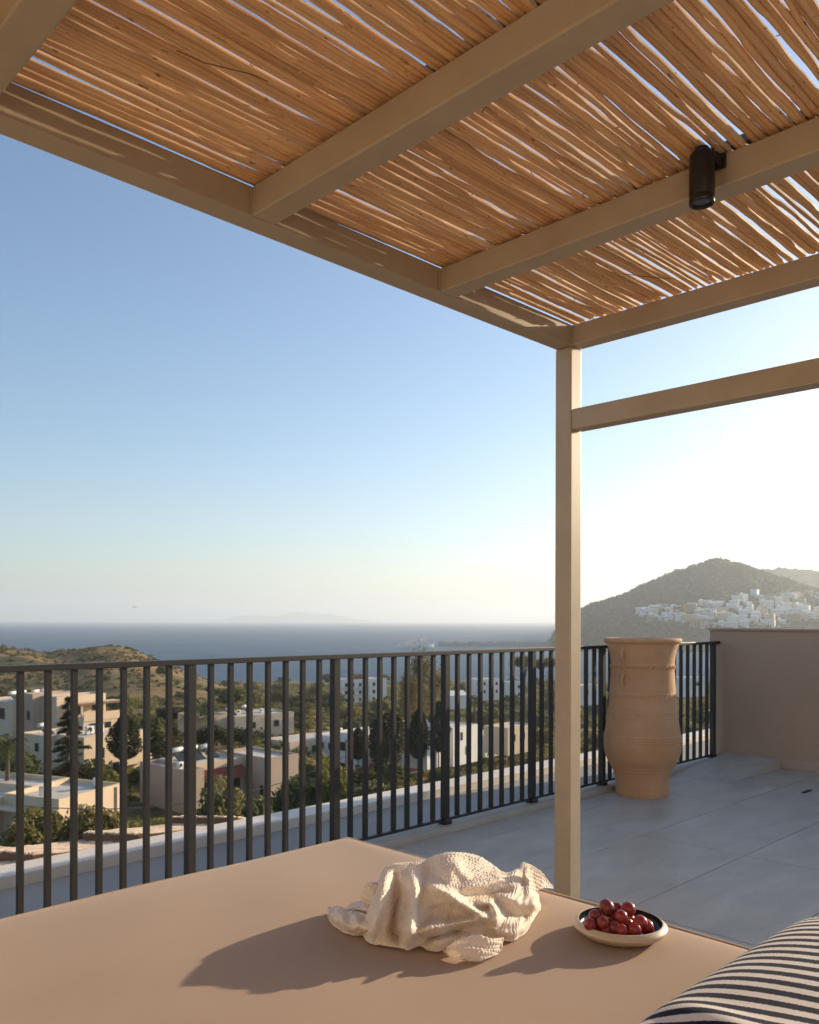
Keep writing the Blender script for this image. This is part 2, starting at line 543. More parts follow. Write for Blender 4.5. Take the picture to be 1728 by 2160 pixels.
key = [(0.0,0.0),(0.183,0.0),(0.190,0.012),(0.192,0.06),(0.197,0.12),(0.208,0.165),(0.214,0.185),(0.232,0.215),(0.256,0.255),(0.273,0.31),(0.278,0.36),
       (0.274,0.43),(0.262,0.49),(0.252,0.55),(0.245,0.61),(0.240,0.66),(0.236,0.72),(0.233,0.78),(0.228,0.85),(0.225,0.91),(0.227,0.96),(0.233,1.01),(0.245,1.055),(0.259,1.085)]
rings = [(0.185,0.005),(0.205,0.004),(0.398,0.005),(0.415,0.006),(0.432,0.005),(0.568,0.005),(0.585,0.006),(0.602,0.005),(0.698,0.0025),(0.732,0.0035),(0.904,0.0025),(0.936,0.0035)]
kz = np.array([k[1] for k in key[1:]]); kr = np.array([k[0] for k in key[1:]])
zs = np.linspace(0.0, 1.085, 260)
def cub(zq):
    # smooth the key profile slightly
    acc = np.zeros_like(zq)
    for dz in np.linspace(-0.02, 0.02, 9):
        acc += np.interp(np.clip(zq+dz, 0, 1.085), kz, kr)
    return acc/9
rs_ = cub(zs)
for zc_, a_ in rings: rs_ = rs_ + a_*np.exp(-((zs-zc_)/0.0055)**2)
rs_ = rs_ + 0.0003*np.sin(zs*340)
prof = [(0.0, 0.0)] + list(zip(rs_, zs)) + [(0.262,1.090),(0.274,1.098),(0.279,1.110),(0.275,1.122),(0.262,1.128),(0.248,1.124),(0.238,1.105),(0.228,1.06),(0.212,0.95),(0.215,0.75),(0.24,0.5),(0.25,0.36),(0.2,0.2),(0.0,0.19)]
prof = [(r_*0.985, z_) for r_, z_ in prof]
MB().lathe(prof, 96).build("pot_body", M_terra, pot)
# two rope-twist bands of raised scrolls
def rope(z, r0):
    n = 34
    for k in range(n):
        a = 2*math.pi*k/n
        b = MB(); pts = []
        for t in np.linspace(0, 1, 9):
            an = a + (t-0.5)*2*math.pi/n*1.25
            pts.append(((r0+0.0015+0.002*math.sin(math.pi*t))*math.cos(an), (r0+0.0015+0.002*math.sin(math.pi*t))*math.sin(an), z + 0.009*math.sin(2*math.pi*(t-0.5))))
        b.tube(pts, [0.002+0.0026*math.sin(math.pi*t) for t in np.linspace(0,1,9)], 6)
        yield b
for z_, r0 in ((0.715, 0.2345*0.985), (0.92, 0.226*0.985)):
    first = None
    for k, b in enumerate(rope(z_, r0)):
        if k == 0:
            me = b.mesh("scroll", M_terra); first = me
        link("scroll", first, pot, rot=(0, 0, 2*math.pi*k/34))
# lug handles: upright loops on the side facing the daybed
def lug(ang, z, L):
    ca, sa = math.cos(ang), math.sin(ang)
    pts, rad = [], []
    for t in np.linspace(0, 1, 17):
        out = 0.218 + 0.034*math.sin(math.pi*min(1, t*1.25))**0.7 if t < 0.8 else 0.225
        pts.append((out*ca, out*sa, z + L*(0.5-t)))
        rad.append(0.016 - 0.009*t)
    MB().tube(pts, rad, 10).build("lug_handle", M_terra, pot)
vdir = math.atan2(-pot.location.y, -pot.location.x)
for z_, L in ((1.005, 0.12), (0.815, 0.13)):
    lug(vdir - 0.60, z_, L)
    lug(vdir - 0.60 + math.pi, z_, L)

# ------------------------------------------------------------------ daybed
BT = 0.55
db = empty("daybed", (1.81, 2.10, 0))
tag(db, "wide tan upholstered daybed under the reed pergola", "daybed")
X0, X1, Y0, Y1 = -0.55, 1.81, -0.35, 2.10
nx, ny = 96, 96
def daybed_top(x, y):
    ex = np.minimum(np.minimum(x-X0, X1-x), np.minimum(y-Y0, Y1-y))
    rounding = -0.016*np.exp(-np.clip(ex,0,1)/0.022)
    sag = 0.0016*np.sin(13*x-9*y)*np.exp(-((x-1.3)**2+(y-1.7)**2)/0.3) + 0.0012*np.sin(17*y+6*x)*np.exp(-((x-0.6)**2+(y-1.3)**2)/0.25) + 0.004*np.sin(2.1*x+0.4)*np.cos(1.9*y+0.8) + 0.0025*np.sin(5.3*x-2.2*y) - 0.002*np.cos(3.0*(x+y))
    return BT + rounding + sag*np.clip(ex/0.15, 0.35, 1)
gx = X0 + (X1-X0)*(0.5-0.5*np.cos(np.linspace(0, np.pi, nx))); gy = Y0 + (Y1-Y0)*(0.5-0.5*np.cos(np.linspace(0, np.pi, ny)))
GX, GY = np.meshgrid(gx, gy, indexing='ij')
edge_wob = 0.004*np.sin(GX*7.1+1)+0.004*np.sin(GY*6.3)
PXs = GX + np.where(np.abs(GX-X1) < 1e-6, edge_wob*0.8-0.004*np.cos(GY*3), 0); PYs = GY + np.where(np.abs(GY-Y1) < 1e-6, edge_wob, 0)
top = np.stack([PXs, PYs, daybed_top(GX, GY)], -1).reshape(-1,3)
idx = np.arange(nx*ny).reshape(nx, ny)
F = np.stack([idx[:-1,:-1], idx[1:,:-1], idx[1:,1:], idx[:-1,1:]], -1).reshape(-1,4)
ring = np.concatenate([idx[:,0], idx[-1,1:], idx[-2::-1,-1], idx[0,-2:0:-1]])
n0 = len(top)
side = top[ring].copy(); rows = []
ctr = np.array([(X0+X1)/2, (Y0+Y1)/2])
out = side[:,:2]-ctr; out /= np.maximum(np.abs(out[:,0])/((X1-X0)/2), np.abs(out[:,1])/((Y1-Y0)/2))[:,None]
lv = [(0.003,-0.012),(0.002,-0.04),(0.0,-0.10),(-0.004,-0.135),(-0.012,-0.15)]
V = [top]
F2 = []
prev = ring
for k, (g, dz) in enumerate(lv):
    s = side.copy(); s[:,:2] += out/np.linalg.norm(out,axis=1)[:,None]*g; s[:,2] = BT - 0.016 + dz + 0.0
    cur = n0 + k*len(ring) + np.arange(len(ring))
    V.append(s)
    F2.append(np.stack([prev, cur, np.roll(cur,-1), np.roll(prev,-1)], -1)); prev = cur
V = np.concatenate(V); F = np.concatenate([F]+F2)
V[:,0] -= 1.81; V[:,1] -= 2.10
mat_ = link("mattress", np_mesh("mattress", V, F, M_fabric, True), db)
pip = MB()
loop = [(side[i,0]-1.81 + out[i,0]/np.linalg.norm(out[i])*0.004, side[i,1]-2.10 + out[i,1]/np.linalg.norm(out[i])*0.004, side[i,2]+0.0) for i in range(0, len(ring), 2)]
pip.tube(loop+[loop[0], loop[1]], 0.0042, 6)
pip.build("piping", simple("tan_piping", (0.47, 0.335, 0.235), 0.8, 0.05), mat_)
MB().box(X0+0.05-1.81, X1-0.05-1.81, Y0+0.05-2.10, Y1-0.05-2.10, 0.10, 0.375).build("base", M_wall, db, bevel=0.008)
MB().box(X0+0.12-1.81, X1-0.12-1.81, Y0+0.12-2.10, Y1-0.12-2.10, 0.001, 0.099).build("plinth", M_black, db)

# ------------------------------------------------------------------ plate and grapes
PC = W(0.4695, 1.874, BT)
pz = float(daybed_top(np.array([PC.x]), np.array([PC.y]))[0]) + 0.0015
plate = empty("plate", (PC.x, PC.y, pz))
tag(plate, "round cream stoneware plate with a black glazed inside holding grapes", "plate")
M_cream = simple("cream_stoneware", (0.62, 0.50, 0.36), 0.32, 0.05, 6, 0.05, 120)
M_glaze = simple("black_glaze", (0.012, 0.013, 0.014), 0.25, 0.1, 9, 0.06, 60)
MB().lathe([(0.0,0.0),(0.076,0.0),(0.083,0.0018),(0.0915,0.0075),(0.0990,0.0140),(0.1020,0.0172),(0.1030,0.0200),(0.1022,0.0225),(0.0985,0.0262),(0.0940,0.0300),(0.0920,0.0310),(0.0903,0.0302)], 96).build("plate_body", M_cream, plate)
MB().lathe([(0.0902,0.0301),(0.0893,0.020),(0.0870,0.0130),(0.082,0.0108),(0.05,0.0100),(0.0,0.0100)], 96).build("glaze", M_glaze, plate)

def grape_material():
    m = N("red_grape_skin")
    v = m.coords(kind="Object")
    r = m.rnd()
    f = m.noise(v, 38, 4, 0.6)
    base = m.ramp(r, [(0.0, (0.13, 0.010, 0.020)), (0.4, (0.25, 0.013, 0.018)), (0.75, (0.40, 0.028, 0.02)), (1.0, (0.16, 0.012, 0.032))])
    c = m.mix(m.ramp(f, [(0.4, (0,0,0)), (0.75, (0.5,)*3)]), base, (0.42, 0.13, 0.06))
    bloom = m.noise(v, 90, 3, 0.5)
    c = m.mix(m.ramp(bloom, [(0.45, (0,0,0)), (0.85, (0.13,)*3)]), c, (0.42, 0.28, 0.32))
    m.color(c).set(Roughness=0.26)
    m.b.inputs["Subsurface Weight"].default_value = 0.55
    m.b.inputs["Subsurface Radius"].default_value = (1.0, 0.18, 0.12)
    m.b.inputs["Subsurface Scale"].default_value = 0.008
    m.bump(f, 0.05, 0.002)
    return m.m
M_grape = grape_material()
gb = empty("grape_bunch", (PC.x, PC.y, pz+0.011))
tag(gb, "bunch of red grapes heaped on the cream plate", "grapes")
def unpix(px, py, d):
    return W((px-864)/1780*d, d, EYE - (py - 1308.5 - (px-864)*0.0026)/1780*d)
glist = [(615,260,115,1.862,1),(775,285,100,1.888,0),(950,290,115,1.868,0),(840,415,106,1.838,0),(962,455,95,1.880,0),(430,400,102,1.853,0),(355,530,99,1.830,0),
         (555,500,100,1.826,0),(745,585,106,1.822,0),(1145,515,118,1.838,0),(1245,700,112,1.842,0),(395,664,102,1.845,0),(590,700,105,1.828,0),(835,712,109,1.818,0),(1040,706,115,1.822,0),
         (700,420,95,1.885,0),(520,640,95,1.85,0),(930,600,100,1.862,0)]
gcent = []
for gx_, gy_, gr, d_, el in glist:
    c = unpix(1200+gx_/7.5, 1880+gy_/7.5, d_)
    rr = gr/7.5*d_/1780*1.07
    c.z = max(c.z, pz + 0.0105 + rr*0.97)
    gcent.append((c, rr, el))
gme = None
for i, (c, rr, el) in enumerate(gcent):
    if gme is None:
        bm = bmesh.new(); bmesh.ops.create_icosphere(bm, subdivisions=4, radius=1.0)
        for v in bm.verts:
            zz = v.co.z
            v.co.x *= 1-0.05*zz*zz*0; v.co.y *= 1
            d2 = max(0.0, zz-0.97); v.co.z -= d2*1.2
        gme = bpy.data.meshes.new("grape"); bm.to_mesh(gme); bm.free()
        gme.polygons.foreach_set("use_smooth", [True]*len(gme.polygons)); gme.materials.append(M_grape)
    rr_ = random.Random(i)
    s = rr
    o = link("grape", gme, gb, tuple(c - gb.location), (rr_.uniform(-.7,.7), rr_.uniform(-.7,.7), rr_.uniform(0,6)), (s*0.97, s*0.97, s*(1.12 if el else rr_.uniform(1.0,1.09))))
M_stem = simple("grape_stem", (0.30, 0.22, 0.06), 0.6)
st = MB()
core = [unpix(1200+x/7.5, 1880+y_/7.5, 1.85) for x, y_ in ((530,350),(600,400),(700,445),(830,500),(940,520),(1020,515))]
st.tube([p - gb.location for p in core], 0.0016, 6)
for a_, b_ in ((0,(555,470)),(1,(600,340)),(2,(745,520)),(2,(720,380)),(3,(840,470)),(3,(880,420)),(4,(960,580)),(5,(1010,560)),(4,(985,545))):
    st.tube([core[a_]-gb.location, unpix(1200+b_[0]/7.5, 1880+b_[1]/7.5, 1.842)-gb.location], 0.0011, 5)
st.build("stem", M_stem, gb)

# ------------------------------------------------------------------ striped cushion
def stripe_material():
    m = N("striped_flannel")
    at = m.node("ShaderNodeAttribute", attribute_name="stripe")
    v = m.coords()
    wob = m.math('MULTIPLY', m.math('SUBTRACT', m.noise(v, 260, 2, 0.5), 0.5), 0.10)
    s = m.math('ADD', at.outputs["Fac"], wob)
    fr = m.math('FRACT', s)
    tri = m.math('ABSOLUTE', m.math('SUBTRACT', fr, 0.5))
    mask = m.ramp(tri, [(0.250, (1,1,1)), (0.264, (0,0,0))])
    fuzz = m.noise(v, 900, 3, 0.7)
    navy = m.ramp(fuzz, [(0.45, (0.010, 0.012, 0.030)), (0.75, (0.035, 0.038, 0.065))])
    cream = m.ramp(fuzz, [(0.3, (0.68, 0.63, 0.58)), (0.7, (0.76, 0.71, 0.66))])
    m.color(m.mix(mask, cream, navy)).set(Roughness=0.95)
    m.b.inputs["Sheen Weight"].default_value = 0.03
    m.b.inputs["Specular IOR Level"].default_value = 0.12
    m.b.inputs["Sheen Roughness"].default_value = 0.4
    m.bump(fuzz, 0.25, 0.0012)
    return m.m
M_stripe = stripe_material()
CX, CY = 1.42, 0.30
HX, HY, HZ = 0.45, 0.375, 0.082
nu, nv = 150, 110
U, Vv = np.meshgrid(np.linspace(-1,1,nu), np.linspace(-1,1,nv), indexing='ij')
def cushion(sign):
    prof_ = np.power(np.clip(1-np.abs(U)**4.2,0,1), 0.55)*np.power(np.clip(1-np.abs(Vv)**3.4,0,1), 0.5)
    x = CX + U*HX*(1-0.06*(1-np.abs(Vv)**2)*0)
    yv = CY + Vv*HY
    z = HZ*prof_*sign
    if sign > 0:
        wr = 0.007*np.sin(9*yv + 14*x + 1.3)*np.exp(-((x-1.16)/0.14)**2) + 0.010*np.exp(-((x-1.19-0.35*(yv-0.62))/0.035)**2)*np.exp(-((yv-0.58)/0.10)**2) \
             - 0.008*np.exp(-((x-1.13-0.3*(yv-0.6))/0.03)**2)*np.exp(-((yv-0.55)/0.13)**2)
        z = z + wr*prof_
    return x, yv, z
idx = np.arange(nu*nv).reshape(nu, nv)
xt, yt, zt = cushion(1); xb, yb, zb = cushion(-1)
zc0 = BT + HZ*0.80
VT = np.stack([xt, yt, np.maximum(zt + zc0, BT+0.004)], -1).reshape(-1,3)
VB = np.stack([xb, yb, np.maximum(zb*0.8 + zc0, BT+0.0035)], -1).reshape(-1,3)
FT = np.stack([idx[:-1,:-1], idx[1:,:-1], idx[1:,1:], idx[:-1,1:]], -1).reshape(-1,4)
V = np.concatenate([VT, VB]); F = np.concatenate([FT, FT[:,::-1]+nu*nv])
Vl = V - np.array([CX, CY, BT])
me = np_mesh("striped_cushion", Vl, F, M_stripe, True)
bm = bmesh.new(); bm.from_mesh(me); bmesh.ops.remove_doubles(bm, verts=bm.verts, dist=1e-4); bm.to_mesh(me); bm.free()
co = np.zeros(len(me.vertices)*3, dtype=np.float32); me.vertices.foreach_get("co", co); co = co.reshape(-1,3)
at = me.attributes.new("stripe", 'FLOAT', 'POINT')
at.data.foreach_set("value", ((co[:,0] + 0.05*np.sin(co[:,1]*3.0) )/0.0385).astype(np.float32))
me.polygons.foreach_set("use_smooth", [True]*len(me.polygons))
cu = link("striped_cushion", me, None, (CX, CY, BT))
tag(cu, "soft navy and cream striped flannel cushion at the near corner of the daybed", "cushion")

# ------------------------------------------------------------------ crumpled muslin throw
# The heap is modelled from its outline and its main folds, as sideways / forward / height places on the daybed.
def _ss(a, b, x):
    t = np.clip((x-a)/(b-a), 0, 1); return t*t*(3-2*t)
def place_px(px, py, d):
    lat = (px-864)/1780*d
    z = EYE - (py - 1308.5 - (px-864)*0.0026)/1780*d
    return np.stack([RGT[0]*lat+FWD[0]*d, RGT[1]*lat+FWD[1]*d, z], -1)
def bed_d(px, py, z=BT+0.003):
    return (EYE-z)*1780/(py - 1308.5 - (px-864)*0.0026)
def seg_dist(px, py, line):
    """distance to a polyline and how far along it (0..1)"""
    best = np.full(px.shape, 1e9); al = np.zeros(px.shape); n = len(line)-1
    for i in range(n):
        (x0, y0), (x1, y1) = line[i], line[i+1]
        L2 = (x1-x0)**2+(y1-y0)**2
        t = np.clip(((px-x0)*(x1-x0)+(py-y0)*(y1-y0))/L2, 0, 1)
        q = np.hypot(px-x0-t*(x1-x0), py-y0-t*(y1-y0))
        al = np.where(q < best, (i+t)/n, al); best = np.minimum(q, best)
    return best, al
def spline(xs, ys, q):
    """smooth interpolation through points"""
    xs = np.asarray(xs, float); ys = np.asarray(ys, float)
    m = np.gradient(ys, xs)
    i = np.clip(np.searchsorted(xs, q)-1, 0, len(xs)-2)
    h = xs[i+1]-xs[i]; t = (q-xs[i])/h
    return ys[i]*(1+2*t)*(1-t)**2 + h*m[i]*t*(1-t)**2 + ys[i+1]*t*t*(3-2*t) - h*m[i+1]*t*t*(1-t)
def grid_normals(P):
    du = np.gradient(P, axis=0); dv = np.gradient(P, axis=1)
    nn = np.cross(du, dv); return nn/np.maximum(np.linalg.norm(nn, axis=2, keepdims=True), 1e-9)
def arc(P, axis):
    s = np.linalg.norm(np.diff(P, axis=axis), axis=2)
    z = np.zeros_like(np.take(s, [0], axis=axis))
    return np.concatenate([z, np.cumsum(s, axis=axis)], axis=axis)
def weave(P, flip, seed, cell=0.0104, amp=0.0025, pleat=None, u_off=0.0):
    """raise the blistered waffle weave along the surface; pleat = mask of shirred rows"""
    n_ = grid_normals(P)*flip
    a = arc(P, 0); b = arc(P, 1)
    a = a.mean(axis=1, keepdims=True) + 0*b
    wx = a + 0.0022*np.sin(b*37+seed) + 0.0016*np.sin(b*83+a*31)
    wy = b + 0.0022*np.sin(a*41+seed*2) + 0.0016*np.sin(a*77-b*29)
    row = np.floor(wy/cell)
    cx = wx/cell + 0.5*(row % 2) + 0.18*np.sin(row*2.3)
    r = np.random.default_rng(seed); tab = 0.55+0.75*r.random((97, 89))
    k = tab[np.floor(cx).astype(int) % 97, row.astype(int) % 89]
    puff = np.abs(np.sin(np.pi*cx))**0.7*np.abs(np.sin(np.pi*wy/cell))**0.6*k
    h = puff*amp
    if pleat is not None:
        pl = np.abs(np.sin(np.pi*(wx + 0.003*np.sin(wy*50))/0.0105))**0.6*0.0040*(0.7+0.4*np.sin(wy*60+wx*90))
        h = h*(1-pleat) + pl*pleat
    return P + n_*h[:,:,None]

cols = [(786,1905,762,1962),(800,1862,768,1972),(813,1836,780,1986),(832,1827,806,1994),(858,1825,838,2000),(882,1823,862,2003),(905,1816,884,1996),(932,1806,905,2004),(958,1803,928,2006),
        (990,1805,950,1994),(1016,1812,980,1988),(1042,1829,1015,1982),(1066,1845,1052,1986),(1088,1843,1084,1984),(1103,1834,1110,1962),(1112,1824,1126,1942),(1119,1838,1138,1922),(1122,1862,1142,1908)]
cols = np.array(cols, float)
cu = np.arange(len(cols))
NU, NVf, NVb = 380, 300, 70
q = np.linspace(0, len(cols)-1, NU)
xt, yt, xb_, yb_ = (spline(cu, cols[:,k], q) for k in range(4))
q01 = q/(len(cols)-1)
d_bot = bed_d(xb_, yb_)
height_allow = np.clip(np.interp(q01, [0,0.1,0.25,0.5,0.7,0.85,1.0], [0.05,0.16,0.215,0.24,0.23,0.23,0.18]), 0, 1)
d_top = d_bot + height_allow
tf = np.linspace(0, 1, NVf)[None,:]
PXf = xt[:,None]*(1-tf) + xb_[:,None]*tf + 4*np.sin(tf*7+q[:,None])*tf*(1-tf)
PYf = yt[:,None]*(1-tf) + yb_[:,None]*tf
Df = d_bot[:,None] + (d_top-d_bot)[:,None]*(1-tf)**1.75
folds = [  # polyline in the heap's front view, half width, relief towards the viewer
    ([(817,1838),(806,1880),(793,1930),(786,1985)], 14, 0.044),
    ([(836,1845),(838,1900),(828,1960),(845,1998)], 10, -0.046),
    ([(872,1842),(878,1885),(872,1930),(862,1990)], 11, 0.042),
    ([(905,1868),(945,1885),(985,1912),(1030,1938)], 9, 0.036),
    ([(918,1905),(925,1935),(960,1940)], 20, -0.036),
    ([(878,1968),(915,1955),(960,1948),(1005,1940),(1042,1922)], 9, 0.036),
    ([(893,1990),(915,1978),(950,1968),(985,1962)], 8, -0.024),
    ([(905,1997),(925,1990),(945,1985)], 10, 0.014),
    ([(955,1880),(1005,1868),(1060,1852),(1106,1834)], 10, 0.028),
    ([(985,1893),(1030,1888),(1075,1878)], 11, -0.024),
    ([(1000,1902),(1035,1905),(1050,1925),(1042,1955)], 9, 0.032),
    ([(1055,1890),(1100,1905),(1136,1912)], 9, 0.026),
    ([(1062,1925),(1095,1935),(1118,1935)], 10, -0.026),
    ([(1050,1970),(1085,1972),(1112,1955)], 9, 0.014),
    ([(1108,1828),(1113,1860),(1122,1890),(1134,1915)], 8, 0.016),
    ([(960,1815),(975,1840),(995,1858)], 12, 0.012),
    ([(905,1828),(925,1848),(948,1868)], 14, -0.010),
]
rel = np.zeros_like(PXf)
for line, w, a_ in folds:
    wob = 1+0.25*np.sin(PYf*0.06+PXf*0.04)
    dd, al = seg_dist(PXf, PYf, line)
    end = np.minimum(_ss(-0.02, 0.22, al), _ss(1.02, 0.80, al))*0.6+0.4
    rel += 1.25*a_*end*np.exp(-(dd/(w*wob))**2)
rel += 0.004*np.sin(PXf*0.055+PYf*0.03+1) + 0.003*np.sin(PXf*0.03-PYf*0.08)
rel *= _ss(0.0, 0.10, tf)*0.9+0.1
rel *= 0.30+0.70*_ss(1.0, 0.86, tf)
Df = Df - rel
front = place_px(PXf, PYf, Df)
# far side: over the crest and down to the daybed
tb = np.linspace(1, 0, NVb+1)[:-1][None,:]
crest = front[:,:1,:]
fw3 = np.array([FWD[0], FWD[1], 0.0])
down = (crest[:,:,2]-BT-0.003)
back = crest + fw3*(0.05+0.55*down)[:,:,None]*(np.sin(tb*np.pi/2)[:,:,None]) + np.array([0,0,-1.0])*(down*(1-np.cos(tb*np.pi/2)))[:,:,None]
G = np.concatenate([back, front], axis=1)
G[:,:,2] = np.maximum(G[:,:,2], BT+0.004)
pl = (_ss(0.66, 0.80, q01)[:,None]*np.concatenate([np.ones((1,NVb)), np.ones((1,NVf))], axis=1))
G = weave(G, -1, 3, pleat=pl)
G[:,:,2] = np.maximum(G[:,:,2], BT+0.0035)

def muslin():
    m = N("cream_muslin")
    v = m.coords()
    f = m.noise(v, 9, 5, 0.6); th_ = m.noise(v, 420, 3, 0.6)
    c = m.ramp(f, [(0.3, (0.84, 0.74, 0.63)), (0.7, (0.90, 0.81, 0.70))])
    m.color(m.mix(0.22, c, m.ramp(th_, [(0.3, (0.68, 0.56, 0.45)), (0.7, (0.84, 0.75, 0.65))]))).set(Roughness=0.95)
    m.b.inputs["Sheen Weight"].default_value = 0.2
    m.bump(th_, 0.35, 0.0012)
    tr = m.node("ShaderNodeBsdfTranslucent"); tr.inputs[0].default_value = (0.85, 0.66, 0.50, 1)
    mx = m.node("ShaderNodeMixShader"); mx.inputs[0].default_value = 0.08
    m.L(m.b.outputs[0], mx.inputs[1]); m.L(tr.outputs[0], mx.inputs[2]); m.L(mx.outputs[0], m.out.inputs["Surface"])
    return m.m
M_muslin = muslin()
TC = W(0.085, 1.862, BT)
throw = empty("throw_blanket", tuple(TC), 0)
tag(throw, "crumpled cream waffle muslin throw heaped on the tan daybed", "throw")
tc3 = np.array(TC)
def sheet_part(name, P):
    a, b = P.shape[:2]
    idx = np.arange(a*b).reshape(a, b)
    F = np.stack([idx[:-1,:-1], idx[1:,:-1], idx[1:,1:], idx[:-1,1:]], -1).reshape(-1,4)
    return link(name, np_mesh(name, P.reshape(-1,3)-tc3, F, M_muslin, True), throw)
def hem(P3):
    MB().tube([p-tc3 for p in P3], 0.0019, 6).build("hem", M_muslin, throw)
sheet_part("cloth", G)
hem(G[::5,-1]); hem(G[-1,NVb::6])

def patch(rows, nu, nv, seed, flip=-1, pleat=0.0, amp=0.0028, lift=None):
    """a loose piece of the cloth: rows of (px, py, forward distance) control points"""
    A = np.array(rows, float)
    r_, c_ = A.shape[:2]
    qa = np.linspace(0, r_-1, nu); qb = np.linspace(0, c_-1, nv)
    B = np.stack([np.stack([spline(np.arange(r_), A[:,j,k], qa) for j in range(c_)], 1) for k in range(3)], -1)
    D = np.stack([np.stack([spline(np.arange(c_), B[i,:,k], qb) for i in range(nu)], 0) for k in range(3)], -1)
    P = place_px(D[:,:,0], D[:,:,1], D[:,:,2])
    if lift is not None: P[:,:,2] += lift(*np.meshgrid(np.linspace(0,1,nu), np.linspace(0,1,nv), indexing='ij'))
    P[:,:,2] = np.maximum(P[:,:,2], BT+0.003)
    P = weave(P, flip, seed, amp=amp, pleat=np.full(P.shape[:2], pleat))
    P[:,:,2] = np.maximum(P[:,:,2], BT+0.003)
    return P
def bp(px, py, up=0.003): return (px, py, bed_d(px, py, BT+up))
# upright corner flap at the right, open towards the sea
fl = patch([[(1110,1822,2.045),(1114,1846,2.040),(1120,1878,2.030)],
            [(1122,1827,2.075),(1126,1850,2.075),(1130,1880,2.07)],
            [(1140,1839,2.105),(1144,1856,2.105),(1147,1874,2.10)],
            [(1154,1856,2.135),(1156,1864,2.135),(1158,1874,2.13)],
            [(1167,1872,2.165),(1168,1873,2.165),(1169,1875,2.165)]], 70, 60, 5)
sheet_part("flap", fl); hem(fl[::3,0])
# flat tongue of cloth lying in front
tg = patch([[bp(948,1996,.020),bp(944,2004,.012),bp(940,2006,.006),bp(938,2003,.003)],
            [bp(975,1984,.034),bp(970,2004,.022),bp(960,2018,.008),bp(952,2017,.003)],
            [bp(1010,1978,.036),bp(1005,2002,.022),bp(1000,2022,.010),bp(996,2026,.003)],
            [bp(1040,1977,.034),bp(1036,1998,.020),bp(1030,2015,.010),bp(1026,2024,.003)],
            [bp(1062,1978,.022),bp(1060,1992,.014),bp(1058,2004,.007),bp(1056,2008,.003)]], 110, 70, 7, pleat=0.0,
            lift=lambda a, b: 0.005*np.sin(b*16+2*np.sin(a*5))*np.sin(np.pi*np.clip(a,0,1)))
sheet_part("flap", tg); hem(tg[:,-1][::3]); hem(tg[0][::3]); hem(tg[-1][::3])
# left tail: a rolled lip lying on the daybed
lt = patch([[bp(790,1935,.045),bp(786,1948,.045),bp(778,1962,.030),bp(772,1975,.003)],
            [bp(765,1926,.030),bp(758,1938,.040),bp(748,1956,.030),bp(742,1972,.003)],
            [bp(738,1918,.014),bp(730,1926,.034),bp(722,1945,.028),bp(718,1962,.003)],
            [bp(712,1912,.016),bp(704,1917,.030),bp(697,1930,.024),bp(698,1946,.003)],
            [bp(698,1914,.020),bp(692,1918,.022),bp(689,1926,.014),bp(692,1934,.003)]], 120, 80, 9, pleat=0.6,
            lift=lambda a, b: (0.003*np.sin(a*19+b*7)+0.0018*np.sin(a*33-b*5))*np.sin(np.pi*np.clip(b*0.8+0.2,0,1)))
sheet_part("flap", lt); hem(lt[:,0][::3]); hem(lt[:,-1][::3])
lt2 = patch([[bp(800,1898,.05),bp(796,1910,.05),bp(792,1924,.04),bp(790,1934,.02)],
             [bp(772,1898,.024),bp(768,1906,.034),bp(764,1918,.028),bp(764,1930,.012)],
             [bp(748,1904,.012),bp(744,1909,.026),bp(742,1918,.022),bp(745,1928,.006)],
             [bp(733,1914,.006),bp(731,1917,.014),bp(731,1922,.012),bp(735,1928,.004)]], 80, 60, 13, pleat=0.4)
sheet_part("flap", lt2); hem(lt2[:,0][::3])
# puffed knob of bunched cloth on the left shoulder
ua = np.linspace(0, 2*np.pi, 110); va = np.linspace(0.02, np.pi-0.02, 70)
UA, VA = np.meshgrid(ua, va, indexing='ij')
kc = place_px(np.array(788.0), np.array(1888.0), np.array(1.935))
rk = 0.027*(1+0.10*np.sin(3*UA+1)*np.sin(VA)+0.08*np.cos(2*VA))
K = np.stack([kc[0]+rk*np.sin(VA)*np.cos(UA), kc[1]+rk*np.sin(VA)*np.sin(UA), kc[2]-0.002+rk*1.05*np.cos(VA)], -1)
K = weave(K, 1, 17, amp=0.0022)
sheet_part("bunched_fold", K)
# ================================================================== LAND, SEA, HILLS
def HOR(x): return 1308.5 + (x-864)*0.0026
def zpix(px, py, d): return EYE - (py - HOR(px))*d/1780.0
SEA_Z = -44.0

def vnoise(x, y, seed=0):
    """smooth value noise on arrays"""
    r = np.random.default_rng(seed).random((64, 64))
    xi = np.floor(x).astype(int); yi = np.floor(y).astype(int)
    fx = x - xi; fy = y - yi
    fx = fx*fx*(3-2*fx); fy = fy*fy*(3-2*fy)
    g = lambda a, b: r[a % 64, b % 64]
    return (g(xi,yi)*(1-fx)*(1-fy) + g(xi+1,yi)*fx*(1-fy) + g(xi,yi+1)*(1-fx)*fy + g(xi+1,yi+1)*fx*fy)*2-1
def fbm(x, y, seed=0, o=4):
    s = 0; a = 1.0
    for k in range(o):
        s = s + a*vnoise(x*2**k, y*2**k, seed+k); a *= 0.5
    return s
def sstep(a, b, x):
    t = np.clip((x-a)/(b-a), 0, 1); return t*t*(3-2*t)

